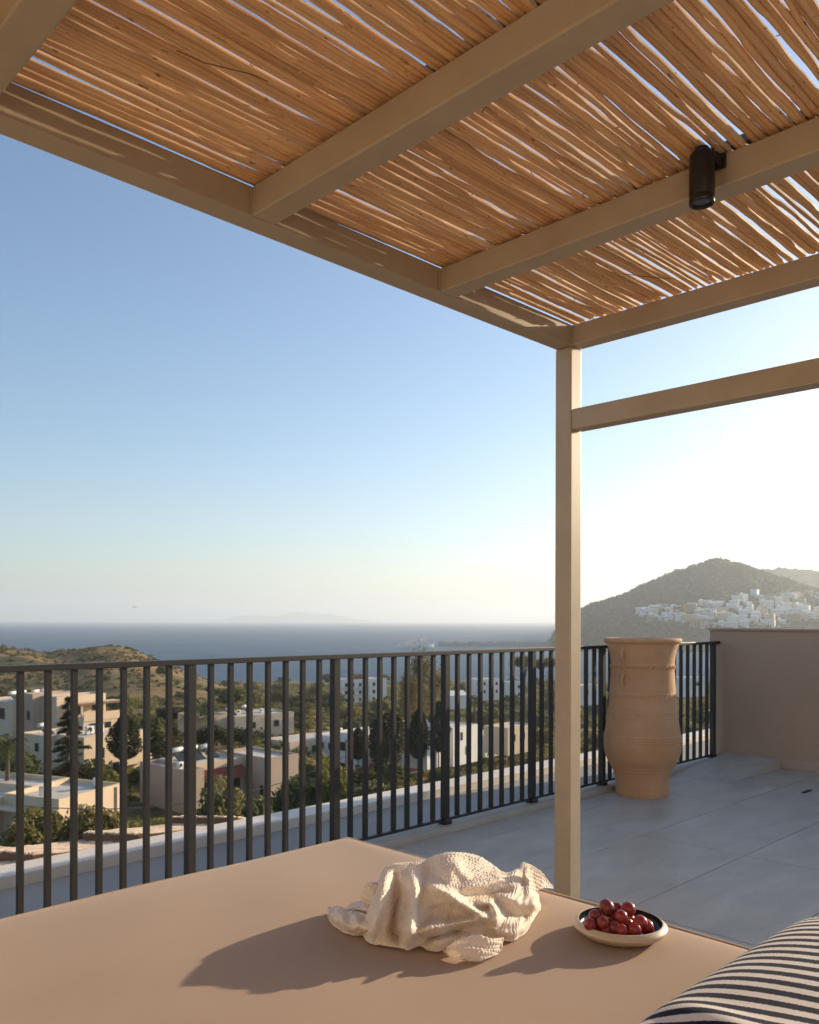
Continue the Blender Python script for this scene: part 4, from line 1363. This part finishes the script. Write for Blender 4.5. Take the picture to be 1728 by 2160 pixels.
# 8 gabled cottage
h9 = house("gabled_cottage", "small white gabled cottage among trees below the white blocks", 950, 1468, 250, 60)
block(h9, 0, 6.0, 0, 5, -4.0, 0.0, M_bl_white, 0.0)
g = MB(); g.add([(-.3,-.3,0.0),(6.3,-.3,0.0),(6.3,2.5,1.3),(-.3,2.5,1.3),(6.3,5.3,0.0),(-.3,5.3,0.0)], [(0,1,2,3),(3,2,4,5),(0,3,5),(1,4,2),(0,5,4,1)])
g.build("roof", M_bl_white, h9); window(h9, 'y', 0, 2.2, -2.6, 1.1, 1.3)
# 9 long roofs
h10 = house("long_pale_house", "long low house with a pale flat roof left of the small dark cypress", 612, 1566, 138, 44)
block(h10, 0, 15.5, 0, 7, -3.2, 0.0, M_bl_cream, 0.2)
window(h10, 'y', 0, 2, -2.2, 1.6, 1.2); window(h10, 'y', 0, 7, -2.2, 1.6, 1.2)
h11 = house("long_pale_house", "long low house with a pale flat roof right of the small dark cypress", 715, 1556, 140, 42)
block(h11, 0, 14, 0, 6, -3.4, 0.0, M_bl_white, 0.2)
window(h11, 'y', 0, 1.5, -2.2, 1.4, 1.1); window(h11, 'y', 0, 6, -2.2, 1.4, 1.1)
# 10 apartments with red panels
h12 = house("red_panel_apartments", "white apartment block with brick red balcony bays", 775, 1552, 118, 40)
block(h12, 0, 13, 0, 7, -6.5, 0.0, M_bl_white, 0.3)
for k in range(2):
    for q in range(3):
        MB().box(0.4+q*3.4, 3.2+q*3.4, -0.08, -0.004, -2.9-k*3.0, -1.0-k*3.0).build("red_panel", M_redwall, h12)
        MB().box(0.2+q*3.4, 3.4+q*3.4, -1.2, -0.09, -3.3-k*3.0, -3.1-k*3.0).build("balcony", M_bl_white, h12)
        MB().box(0.2+q*3.4, 3.4+q*3.4, -1.2, -1.12, -3.09-k*3.0, -2.4-k*3.0).build("balcony_wall", M_redwall if k else M_bl_white, h12)
        window(h12, 'y', -0.08, 1.2+q*3.4, -2.9-k*3.0, 1.3, 1.8, True)
h13 = house("tall_white_house", "narrow tall white house between two dark cypresses", 902, 1526, 116, 36)
block(h13, 0, 3.4, 0, 4.5, -6.4, 0.0, M_bl_white, 0.25)
window(h13, 'y', 0, 0.8, -2.3, 0.7, 1.3); window(h13, 'y', 0, 0.8, -5.0, 0.7, 1.3)
h14 = house("white_box_house", "plain white box house with one slim window near the railing post", 957, 1536, 122, 38)
block(h14, 0, 6.4, 0, 5, -5.6, 0.0, M_bl_white, 0.2)
window(h14, 'y', 0, 1.9, -2.0, 0.5, 1.2)
h15 = house("pale_house", "low cream house with a red door left of a beige neighbour", 1024, 1552, 150, 42)
block(h15, 0, 6.5, 0, 5, -4, 0.0, M_bl_white, 0.2)
MB().box(0.6, 1.8, -0.06, -0.003, -3.0, -0.8).build("door", M_redwall, h15); window(h15, 'y', 0, 2.8, -2.2, 1.0, 1.1)
h16 = house("beige_house", "low beige house behind the railing just left of the pergola post", 1072, 1536, 140, 42)
block(h16, 0, 8.0, 0, 5, -4.6, 0.0, M_bl_cream, 0.3)
window(h16, 'y', 0, 1.2, -2.4, 1.0, 1.2); window(h16, 'y', 0, 4.0, -2.4, 1.0, 1.2)
h17 = house("white_villa", "white villa seen through the railing between the post and the urn", 1228, 1446, 210, 66)
block(h17, 0, 5.5, 0, 6, -5.0, 0.0, M_bl_white, 0.3)
window(h17, 'y', 0, 1.0, -2.4, 1.0, 1.2); window(h17, 'y', 0, 3.4, -2.4, 1.0, 1.2)
h18 = house("white_villa", "white villa glimpsed through the railing right of the urn", 1440, 1430, 260, 66)
block(h18, 0, 9, 0, 6, -6.0, 0.0, M_bl_white, 0.3)
window(h18, 'y', 0, 1.5, -2.6, 1.2, 1.2); window(h18, 'y', 0, 5.4, -2.6, 1.2, 1.2)

for hh_, face, posn, us, z0, w_, hgt in ((h1,'x',-1.6,(7.5,10.5,13.0),-3.4,1.0,1.2),(h2,'y',2.4,(2.5,),-3.8,0.9,2.0),(h2,'x',9.21-0.0,(-1.0,),-3.9,0.7,1.2),(h3,'y',0,(4.2,),-5.6,1.0,2.0),(h3,'x',0,(1.6,3.6),-2.9,0.8,1.1),(h4,'y',-3.6,(3.0,5.6),-5.6,1.2,1.6),(h4,'x',-1.6,(4.2,),-3.6,0.8,1.4),
        (h5,'x',0,(2.0,5.0),-2.4,1.1,1.2),(h10,'y',0,(4.6,9.8),-2.2,1.2,1.2),(h11,'x',0,(1.5,3.6),-2.2,1.0,1.1),(h12,'x',0,(1.2,4.2),-2.6,1.1,1.3),(h12,'x',0,(1.2,4.2),-5.6,1.1,1.3),(h14,'y',0,(0.5,3.2),-4.2,0.6,1.2),(h14,'x',0,(1.0,3.0),-2.3,0.8,1.2),(h13,'x',0,(0.8,2.6),-2.3,0.8,1.2)):
    for u_ in us: window(hh_, face, posn, u_, z0, w_, hgt)
for hh_, x0, x1, y0, z0, z1 in ((h3,5.0,9.4,-1.3,-3.9,-3.0),(h4,2.0,9.6,-3.75,-3.5,-2.4),(h1,-1.55,3.1,16.01,-0.9,-0.2)):
    MB().box(x0, x1, y0, y0+0.14, z0, z1).build("balcony_wall", M_bl_cream, hh_)
    MB().box(x0, x1, y0, -0.005 if y0 > -2 else y0+0.15, z0-0.15, z0-0.001).build("balcony_floor", M_bl_cream, hh_)

# roof equipment
def ac_unit():
    e = empty("air_conditioner")
    MB().box(-0.45,0.45,-0.18,0.18,0.12,0.85).build("casing", M_acw, e, bevel=0.02, seg=1)
    MB().lathe([(0.0,0.0),(0.26,0.0),(0.28,0.02),(0.26,0.03)], 20).build("fan_grille", M_black, e).matrix_local = Matrix.Translation((-0.12,-0.185,0.5)) @ Matrix.Rotation(R(90),4,'X')
    MB().box(-0.4,-0.3,-0.16,0.16,0.0,0.119).box(0.3,0.4,-0.16,0.16,0.0,0.119).build("feet", M_steel, e)
    return e
def heater():
    e = empty("solar_water_heater")
    MB().tube([(-0.75,0.35,1.25),(-0.7,0.35,1.25),(0.7,0.35,1.25),(0.75,0.35,1.25)], [0.22,0.28,0.28,0.22], 14).build("tank", M_acw, e)
    b = MB(); b.add([(-0.8,-0.9,0.12),(0.8,-0.9,0.12),(0.8,0.25,1.0),(-0.8,0.25,1.0),(-0.8,-0.9,0.04),(0.8,-0.9,0.04),(0.8,0.25,0.92),(-0.8,0.25,0.92)],
        [(0,1,2,3),(7,6,5,4),(0,4,5,1),(1,5,6,2),(2,6,7,3),(3,7,4,0)]); b.build("collector", M_glass, e)
    f = [MB().tube(p, 0.03, 5) for x in (-0.7,0.7) for p in ([(x,0.3,0),(x,0.35,1.0)], [(x,-0.85,0),(x,-0.8,0.1)])]
    for leg in f: leg.build("stand_leg", M_steel, e)
    return e
ac0, he0 = ac_unit(), heater()
used = {"ac": 0, "he": 0}
def put(kind, h, x, y, z, rz, label, group=None, s=1.0):
    src = ac0 if kind == "ac" else he0
    o = src if used[kind] == 0 else copy_tree(src)
    used[kind] += 1
    o.location = on(h, x, y, z); o.rotation_euler = (0, 0, h.rotation_euler.z + rz); o.scale = (s, s, s)
    tag(o, label, "air conditioner" if kind == "ac" else "water heater", group)
G = "units on the roofs below"
put("ac", h1, 1.6, 3.2, -0.398, 0.3, "boxy rooftop unit in the middle of the near pale roof", G, 1.2)
put("ac", h1, 6.6, 2.0, -0.398, 1.2, "small rooftop unit at the right end of the near pale roof", G)
for k, (x, y) in enumerate(((0.9,1.2),(0.9,2.4),(1.3,5.0))):
    put("ac", h2, x, y, -0.348, 0.5, ["rooftop unit nearest the front corner of the shaded mauve end","rooftop unit second from the front corner of the shaded mauve end","rooftop unit at the back of the shaded mauve end"][k], G)
for k in range(3):
    put("he", h2, 3.4+k*1.9, 6.2, -0.198, 0.2, ["left","middle","right"][k] + " solar water heater in the row of three on the awning house roof", "solar heaters on the awning house")
for k in range(2):
    put("ac", h3, 3.2+k*1.5, 3.2, -0.248, 0.1, ["left rooftop unit on the stepped villa","right rooftop unit on the stepped villa"][k], G, 1.3)
put("he", h3, 0.6, 8.6, -0.348, 0.3, "solar water heater on the stepped villa roof", None)
for k in range(4):
    put("he", h4, -0.6+k*1.9, 10+0.5*(k%2), -1.148, 0.4, ["leftmost solar water heater of four on the stacked villa roof","second solar water heater from the left on the stacked villa roof","third solar water heater from the left on the stacked villa roof","rightmost solar water heater of four on the stacked villa roof"][3-k], "solar heaters on the stacked villa")
put("ac", h4, -1.8, 14.0, -1.148, 0.2, "large boxy unit at the far left of the stacked villa roof", G, 1.5)
for k in range(5):
    put("ac" if k % 2 else "he", h5, 1.6+k*2.2, 4.5+0.9*(k % 3), -0.298, 0.2*k, ["leftmost solar water heater on the wide tan flat roof","left of two boxy units on the wide tan flat roof","middle solar water heater on the wide tan flat roof","right of two boxy units on the wide tan flat roof","rightmost solar water heater on the wide tan flat roof"][k],
        "units on the tan flat roof" if k % 2 else "heaters on the tan flat roof")
put("ac", h14, 1.4, 2.2, -0.148, 0.2, "rooftop unit on the plain white box house", G, 1.2)
put("ac", h11, 3.0, 3.0, -0.148, 0.2, "rooftop unit on the long pale roof right of the small cypress", G, 1.4)

# utility poles and cable
def pole(px, ytop, ybot, d, label, r=0.09, arm=False):
    lat = (px-864)/1780*d
    zt = zpix(px, ytop, d); zb = min(zpix(px, ybot, d), gz(lat, d)-0.3)
    e = empty("utility_pole", tuple(W(lat, d, zb))); tag(e, label, "pole")
    MB().tube([(0,0,0),(0,0,zt-zb)], [r*1.2, r*0.85], 10).build("shaft", M_wood, e)
    if arm: MB().box(-0.5,0.5,-0.05,0.05,zt-zb-0.5,zt-zb-0.4).build("crossarm", M_wood, e)
    else: MB().tube([(0,0,zt-zb-0.25),(0.12,0,zt-zb-0.18),(0.14,0,zt-zb-0.08)], 0.025, 6).build("insulator", M_black, e)
    return (lat, d, zt)
p1 = pole(40, 1688, 1780, 47, "slim dark pole in front of the pale olive at the left", 0.10)
p2 = pole(731, 1560, 1692, 70, "slim utility pole beside the loose olive tree", 0.08)
pole(508, 1436, 1470, 300, "left of two distant poles before the sea", 0.12, True)
pole(555, 1440, 1478, 290, "right of two distant poles before the sea", 0.12, True)
p3 = (-30.0, 52.0, -12.6)
cb = MB()
def wire(a, b, sag):
    A, B = W(*a), W(*b); pts = []
    for t in np.linspace(0, 1, 24):
        p = A.lerp(B, t); p.z -= sag*4*t*(1-t); pts.append(p)
    return pts
m_ = MB().tube(wire((p1[0], p1[1], p1[2]-0.3), (p2[0], p2[1], p2[2]-1.4), 1.6), 0.03, 6)
tag(m_.build("power_cable", M_black), "sagging overhead cable strung between the two near poles", "cable")

# ================================================================== SCATTERED GREENERY
placed = []
boxes = []
for h, L2, L1 in ((h1,7.6,16),(h2,13.6,8.5),(h3,9.6,11.5),(h4,9.8,16),(h5,12.5,10),(h6,19.5,10),(h7,12,8),(h8,7,7),(h9,6,5),(h10,15.5,7),(h11,14,6),(h12,13,7),(h13,3.4,4.5),(h14,6.4,5),(h15,6.5,5),(h16,8,5),(h17,5.5,6),(h18,9,6)):
    boxes.append((h, L2, L1))
def blocked(lat, d, r):
    p = W(lat, d)
    for h, L2, L1 in boxes:
        c, s = math.cos(-h.rotation_euler.z), math.sin(-h.rotation_euler.z)
        dx, dy = p.x-h.location.x, p.y-h.location.y
        x, y = dx*c-dy*s, dx*s+dy*c
        if -3-r < x < L2+1+r and -4.5-r < y < L1+1+r: return True
    return False
def hides_house(lat, d, top):
    """keep the sight line to each house's upper walls free"""
    for h, L2, L1 in boxes:
        hl = h.location.x*RGT[0]+h.location.y*RGT[1]; hd = h.location.x*FWD[0]+h.location.y*FWD[1]
        if d < hd and abs(lat/d - hl/hd - 0.6*L2*0.6/hd) < (L2+4)/hd*0.75:
            lim = EYE + (h.location.z-2.2-EYE)*d/hd
            if top > lim: return True
    return False
sr = random.Random(21)
kinds = [("bush1",M_mid),("bush2",M_mid),("bush3",M_green),("bush4",M_olive),("bush5",M_dark),("bush1",M_olive),("bush2",M_green),("bush3",M_mid)]
n_tree = 0
tries = 0
while n_tree < 298 and tries < 60000:
    tries += 1
    d = 46*math.exp(sr.random()**0.9*math.log(540/46))
    u = sr.uniform(-0.58, 0.58)
    lat = u*d
    z = gz(lat, d)
    if z < SEA_Z+3.0: continue
    hillside = u < -0.19 and d > 215
    if hillside and sr.random() > 0.30: continue
    r = sr.uniform(1.4, 3.4)*(0.8 if d < 80 else 1.0 if d < 200 else 1.5)
    if hillside: r *= 0.62
    hgt = r*sr.uniform(1.3, 2.0)
    if blocked(lat, d, r*0.7) or hides_house(lat, d, z+hgt): continue
    if any((lat-a)**2+(d-b)**2 < ((r+c)*0.62)**2 for a, b, c in placed): continue
    placed.append((lat, d, r))
    k, m_ = kinds[sr.randrange(len(kinds))]
    tree("bushy_tree", "low rounded bush on the dry headland" if hillside else "small rounded bushy tree crowded into the valley below", "bush" if hillside else "tree",
         lat, d, z+hgt, r, k, m_, "bushes dotted over the headland" if hillside else "bushy trees filling the valley")
    n_tree += 1

def scrub(name, n, zf, us, ds, size, leaf, mat, keep=None, seed=1, per=26):
    r = np.random.default_rng(seed)
    u = r.uniform(*us, n*4); d = np.sqrt(r.uniform(ds[0]**2, ds[1]**2, n*4)); z = zf(u, d)
    ok = z > SEA_Z+1.5
    if keep is not None: ok &= keep(u, d)
    u, d, z = u[ok][:n], d[ok][:n], z[ok][:n]
    n = len(u)
    s = size[0] + (size[1]-size[0])*r.random(n)**2
    q = r.normal(size=(n, per, 3)); q /= np.linalg.norm(q, axis=2)[:,:,None]
    q[:,:,2] = np.abs(q[:,:,2])*0.8
    q *= np.power(r.random((n, per, 1)), 0.4)*s[:,None,None]
    lat = u*d
    C = np.stack([RGT[0]*lat+FWD[0]*d, RGT[1]*lat+FWD[1]*d, z], -1)[:,None,:] + q
    V, F = leaves(C.reshape(-1,3), leaf, r)
    o = link(name, np_mesh(name, V, F, mat)); tag(o, kind="stuff")
    return o
scrub("scrub", 3000, ground_z, (-0.75, -0.14), (215, 520), (0.5, 1.9), 0.38, M_scrub, lambda u, d: fbm(u*d/30, d/30, 91) > -0.25, 2, 30)
scrub("undergrowth", 9000, ground_z, (-0.62, 0.62), (38, 560), (0.6, 2.4), 0.36, M_mid, lambda u, d: ~((u < -0.15) & (d > 235)), 3, 30)
scrub("undergrowth", 8000, ground_z, (-0.62, 0.62), (38, 400), (0.5, 1.8), 0.30, M_green, lambda u, d: ~((u < -0.15) & (d > 235)), 8, 30)
scrub("far_scrub", 6500, far_z, (0.17, 0.62), (1280, 1980), (2.0, 6.5), 2.2, M_farscrub, None, 5, 16)
scrub("far_scrub", 900, back_z, (0.3, 0.62), (2400, 3050), (5, 9), 4.0, M_farscrub, None, 6, 14)

# ================================================================== TOWN ON THE FAR HILL
M_tw = [simple("town_white", (0.80, 0.78, 0.74), 0.8, 0.04, 0.1), simple("town_cream", (0.66, 0.56, 0.40), 0.8, 0.04, 0.1), simple("town_grey", (0.42, 0.40, 0.38), 0.8, 0.04, 0.1), simple("town_ochre", (0.40, 0.28, 0.16), 0.8, 0.04, 0.1)]
tr = random.Random(33)
protos = []
for k in range(9):
    w, dd, hh = tr.uniform(8, 17), tr.uniform(7, 12), tr.choice([4.5, 7.5, 7.5, 10.5, 10.5])
    b = MB().box(-w/2, w/2, -dd/2, dd/2, -6, hh)
    b.box(-w/2, w/2, -dd/2, -dd/2+0.3, hh+0.001, hh+0.7).box(-w/2, -w/2+0.3, -dd/2+0.31, dd/2, hh+0.001, hh+0.7).box(w/2-0.3, w/2, -dd/2+0.31, dd/2, hh+0.001, hh+0.7)
    if k % 2 == 0: b.box(-w/2+1, -w/2+5, 0, dd/2-1, hh+0.002, hh+2.8)
    if hh > 5: 
        for f in range(int(hh//3)): b.box(-w/2+0.4, w/2-0.4, -dd/2-1.3, -dd/2-0.002, f*3.1+2.9, f*3.1+3.1)
    wn_ = MB()
    for f in range(max(1, int(hh//3))):
        n_w = int(w//2.6)
        for q in range(n_w):
            x = -w/2+1.2+q*(w-2.4)/max(1, n_w-1)
            wn_.box(x-0.55, x+0.55, -dd/2-0.06, -dd/2-0.003, f*3.1+0.9, f*3.1+2.5)
        for q in range(int(dd//3.2)):
            yy = -dd/2+1.6+q*3.0
            wn_.box(-w/2-0.06, -w/2-0.003, yy-0.5, yy+0.5, f*3.1+0.9, f*3.1+2.4)
    protos.append((b, wn_.mesh("windows", M_glass), w, dd, hh))
body_cache = {}
def far_place(u, py):
    """distance on the far hill whose ground shows at image height py along bearing u"""
    ds = np.linspace(FD0+10, FD1-20, 300)
    z = far_z(np.full_like(ds, u), ds)
    el = (EYE-z)/ds*1780 + HOR(864+1780*u)
    i = int(np.argmin(np.abs(el-py)))
    return ds[i], z[i]
twn = []
tries = 0
while len(twn) < 140 and tries < 9000:
    tries += 1
    px = tr.uniform(1345, 1790)
    lo = np.interp(px, [1345, 1420, 1500, 1560, 1640, 1728, 1900], [1306, 1316, 1326, 1326, 1318, 1312, 1312])
    hi = np.interp(px, [1345, 1400, 1480, 1535, 1560, 1650, 1728, 1900], [1292, 1283, 1276, 1270, 1260, 1254, 1248, 1248])
    py = lo + (hi-lo)*tr.random()
    u = (px-864)/1780
    d, z = far_place(u, py)
    lat = u*d
    pr = protos[tr.randrange(len(protos))]
    if any(abs(lat-a) < (pr[2]+w_)*0.42 and abs(d-b) < 12 for a, b, w_ in twn): continue
    twn.append((lat, d, pr[2]))
    i = protos.index(pr); c = tr.choices([0,1,2,3], [0.56, 0.24, 0.10, 0.10])[0]
    if (i, c) not in body_cache: body_cache[(i, c)] = pr[0].mesh("town_house", M_tw[c])
    ang = tr.uniform(-0.7, 0.7)
    o = link("town_house", body_cache[(i, c)], None, tuple(W(lat, d, z-0.5)), (0, 0, R(THETA-90)+ang), (tr.uniform(0.65, 1.5), tr.uniform(0.8, 1.2), tr.uniform(0.75, 1.25)))
    cname = ["white", "cream", "grey", "ochre"][c]
    tag(o, "small %s flat roofed house stacked on the far town hillside" % cname, "house", "%s houses of the hillside town" % cname)
    tag(link("windows", pr[1], o), kind="stuff")

# ================================================================== HARBOUR
M_rock = simple("pale_harbour_rock", (0.68, 0.60, 0.48), 0.9, 0.25, 0.2)
M_conc = simple("harbour_concrete", (0.26, 0.25, 0.23), 0.9, 0.2, 0.05)
def at_px(px, d): return (px-864)/1780*d
bw = empty("breakwater", tuple(W(at_px(1000, 1500), 1500, SEA_Z))); bw.rotation_euler.z = R(THETA-90)
tag(bw, "long low grey breakwater reaching left from the far hill", "breakwater")
MB().box(-62, 330, -4, 4, -3, 4.6).build("mole", M_conc, bw)
rw = MB(); r_ = random.Random(4)
for k in range(260):
    x = -62+k*1.5+r_.uniform(-1,1); s = r_.uniform(1.0, 2.2); y = r_.uniform(4.2, 8)
    rw.box(x-s, x+s, y-s, y+s, -1, r_.uniform(3.5, 8.2), M=Matrix.Rotation(0,4,'Z'))
o = rw.build("armour_rocks", M_conc, bw); tag(o, kind="stuff")
# rocky pale mole head
mh = MB()
hu = np.linspace(-1, 1, 60); hv = np.linspace(-1, 1, 26)
HU, HV = np.meshgrid(hu, hv, indexing='ij')
Hz = np.clip(1-HV**2, 0, 1)**0.6*np.interp(HU, [-1,-0.85,-0.55,0.1,0.6,0.85,1.0], [0,3.5,9.0,13.0,15.0,12.5,0]) + fbm(HU*9, HV*5, 77)*0.9*np.clip(1-HV**2,0,1)
Vm = np.stack([HU*29, HV*12, Hz-1.0], -1).reshape(-1,3)
idx = np.arange(60*26).reshape(60, 26)
Fm = np.stack([idx[:-1,:-1], idx[1:,:-1], idx[1:,1:], idx[:-1,1:]], -1).reshape(-1,4)
o = link("rocky_islet", np_mesh("rocky_islet", Vm, Fm, M_rock), None, tuple(W(at_px(868, 1420), 1420, SEA_Z)), (0, 0, R(THETA-90)))
tag(o, "low pale rocky mound in the sea at the end of the breakwater", "rocks")
# grey ship moored behind
sh = empty("ship", tuple(W(at_px(896, 1405), 1405, SEA_Z)), R(THETA-90)+0.5)
tag(sh, "grey ship with a stepped tower and mast beside the pale rocky mound", "ship")
hull = MB()
st_ = [(-16,0.6,5.0),(-12,3.4,4.6),(-4,4.2,4.2),(6,4.2,4.2),(13,2.6,5.0),(18,0.3,6.4)]
vs = []
for x, hw, zt in st_: vs += [(x,-hw*0.7,-1.5),(x,-hw,zt),(x,hw,zt),(x,hw*0.7,-1.5)]
fs = []
for i in range(len(st_)-1):
    a_, b_ = i*4, i*4+4
    fs += [(a_,b_,b_+1,a_+1),(a_+1,b_+1,b_+2,a_+2),(a_+2,b_+2,b_+3,a_+3),(a_+3,b_+3,b_,a_)]
fs += [(0,1,2,3),(23,22,21,20)]
hull.add(vs, fs)
M_ship = simple("ship_grey_paint", (0.62, 0.64, 0.62), 0.6)
hull.build("hull", M_ship, sh)
MB().box(-8,5,-3,3,4.2,7.4).box(-5,3,-2.5,2.5,7.401,10).box(-3,1.5,-2,2,10.001,12.2).build("superstructure", M_ship, sh)
MB().tube([(-1,0,12.2),(-1,0,19.5)], [0.7,0.25], 8).box(-2.6,0.6,-0.2,0.2,15,15.5).build("mast", M_ship, sh)
MB().box(-12,-9,-1.5,1.5,4.6,8.4).build("funnel", M_ship, sh)

# ================================================================== REED CANOPIES BELOW THE RAILING
M_oldreed = simple("sun_bleached_reed", (0.72, 0.58, 0.44), 0.85, 0.25, 14, 0.3, 200)
can_rng = np.random.default_rng(9)
def canopy(x0, x1, label, tilt):
    e = empty("reed_canopy", (x0, 4.31, 0.036)); tag(e, label, "canopy", None)
    L = x1-x0
    # one tilted bay: timber rafter at its left edge, mat of loose reeds laid along it
    def zs(yv): return 0.0 - 0.17*yv
    r = MB()
    r.add([(0.0,0.0,-0.06),(0.045,0.0,-0.06),(0.045,0.72,zs(.72)-0.06),(0.0,0.72,zs(.72)-0.06),(0.0,0.0,0.035),(0.045,0.0,0.035),(0.045,0.72,zs(.72)+0.035),(0.0,0.72,zs(.72)+0.035)],
          [(0,3,2,1),(4,5,6,7),(0,1,5,4),(1,2,6,5),(2,3,7,6),(3,0,4,7)])
    r.build("rafter", M_wood, e)
    for k in range(62):
        yv = 0.008 + k*0.0113 + can_rng.uniform(-.002,.002)
        xa = -0.005 + abs(can_rng.normal(0, 0.010)); xb = L - 0.02 + can_rng.normal(0, 0.035)
        xs = np.linspace(xa, xb, 9)
        wob = np.cumsum(can_rng.normal(0, 0.0022, 9))
        rad = can_rng.uniform(0.005, 0.0085)
        MB().tube([(x_, yv+w_, zs(yv) + 0.047*(1-x_/L)**1.3 - 0.008 + abs(can_rng.normal(0,0.004))) for x_, w_ in zip(xs, wob)], rad, 5).build("reed", M_oldreed, e)
for k, (a0, a1) in enumerate(((0.49,1.07),(1.07,1.635),(1.635,2.20),(2.20,2.79),(2.79,2.99))):
    canopy(a0, a1, ["reed canopy bay beyond the parapet, leftmost and cut by the frame","reed canopy bay second from the left beyond the parapet","sun bleached reed canopy bay in the middle of the row beyond the parapet","reed canopy bay fourth from the left beyond the parapet","short ragged end bay of reed canopy beyond the parapet"][k], 0.012)

# bird over the sea
bd_ = MB()
bd_.tube([(-0.16,0,0),(-0.06,0,0.015),(0.08,0,0.01),(0.2,0,0.0)], [0.01,0.05,0.045,0.012], 8)
for s in (-1, 1):
    bd_.add([(-0.05,0.02*s,0.02),(0.07,0.02*s,0.02),(0.03,0.22*s,0.10),(-0.03,0.42*s,0.05),(-0.05,0.02*s,0.008),(0.07,0.02*s,0.008),(0.03,0.22*s,0.092),(-0.03,0.42*s,0.046)],
        [(0,1,2,3),(7,6,5,4),(0,4,5,1),(1,5,6,2),(2,6,7,3),(3,7,4,0)])
bird = bd_.build("bird", simple("dark_feathers", (0.05, 0.045, 0.04), 0.8), None, tuple(W(at_px(284, 150), 150, zpix(284, 1281, 150))))
bird.rotation_euler = (0, 0, R(THETA+40)); bird.scale = (1.2, 1.2, 1.2)
tag(bird, "small dark bird flying low above the horizon", "bird")

# ================================================================== LABELS FOR THE MANY
ORD = ["first","second","third","fourth","fifth","sixth","seventh","eighth","ninth","tenth","eleventh","twelfth","thirteenth","fourteenth","fifteenth","sixteenth","seventeenth","eighteenth","nineteenth","twentieth",
       "twenty first","twenty second","twenty third","twenty fourth","twenty fifth","twenty sixth","twenty seventh","twenty eighth","twenty ninth","thirtieth"]
def seen_at(o, dz=0.0):
    x, y, z = o.location
    d = x*FWD[0]+y*FWD[1]; lat = x*RGT[0]+y*RGT[1]
    return 864+lat/d*1780, HOR(864+lat/d*1780)-(z+dz-EYE)/d*1780
tops = [o for o in COL.objects if o.parent is None]
# town houses: tiers up the slope, counted from the left
th_ = sorted([(seen_at(o), o) for o in tops if o.name.startswith("town_house")], key=lambda t: -t[0][1])
tiers = 7
per = -(-len(th_)//tiers)
for k in range(tiers):
    row = sorted(th_[k*per:(k+1)*per], key=lambda t: t[0][0])
    for i, (_, o) in enumerate(row):
        colr = o["group"].split()[0]
        o["label"] = "%s flat roofed house, %s from the left in the %s tier up the hillside town" % (colr, ORD[i], ["lowest","second","third","fourth","fifth","sixth","topmost"][k])
        o["group"] = "houses of the hillside town"
# bushes on the headland
for i, (_, o) in enumerate(sorted([(seen_at(o), o) for o in tops if o.get("group") == "bushes dotted over the headland"], key=lambda t: t[0][0])):
    o["label"] = "low rounded bush, %s from the left on the dry headland" % ORD[i]
# valley trees: named by the building they stand beside
refs = [(h1,"near flat roofed house",3.8),(h2,"red awning house",6.5),(h3,"stepped villa",5),(h4,"stacked villa",5),(h5,"wide tan flat roof",6),(h6,"white hotel",9),(h7,"larger white shore block",6),(h8,"smaller white shore block",3.5),
        (h9,"gabled cottage",3),(h10,"left long pale house",6),(h11,"right long pale house",5.5),(h12,"red panel apartments",5),(h13,"narrow tall white house",1.2),(h14,"plain white box house",2.2),(h15,"cream house with red door",2.4),(h16,"low beige house by the post",3),(h17,"villa left of the urn",2.7),(h18,"villa right of the urn",4.5)]
rp = []
for h, nm, half in refs:
    p = on(h, half, 0, -2.0)
    d = p[0]*FWD[0]+p[1]*FWD[1]; lat = p[0]*RGT[0]+p[1]*RGT[1]
    rp.append((nm, 864+lat/d*1780, HOR(864)-(p[2]-EYE)/d*1780, half/d*1780))
tone = {"mid_green_foliage":"green","bright_foliage":"bright green","olive_foliage":"grey green","dark_conifer_foliage":"dark green"}
sets = {}
for o in tops:
    if o.get("group") != "bushy trees filling the valley": continue
    x, y = seen_at(o, 2.0)
    crown_ = [c for c in o.children if c.name.startswith("crown")][0]
    tn = tone.get(crown_.data.materials[0].name, "green")
    nm, rx_, ry_, rw = min(rp, key=lambda r: math.hypot(x-r[1], (y-r[2])*1.6))
    dx, dy = x-rx_, y-ry_
    rel_ = ("left of" if dx < 0 else "right of") if abs(dx) > abs(dy)*1.2 else ("behind" if dy < 0 else "in front of")
    sets.setdefault((tn, rel_, nm), []).append((math.hypot(dx, dy), o))
for (tn, rel_, nm), L in sets.items():
    for i, (_, o) in enumerate(sorted(L, key=lambda t: t[0])):
        if i == 0: o["label"] = "%s bushy tree %s the %s, nearest" % (tn, rel_, nm)
        else: o["label"] = "%s bushy tree %s the %s, %s nearest" % (tn, rel_, nm, ORD[i])
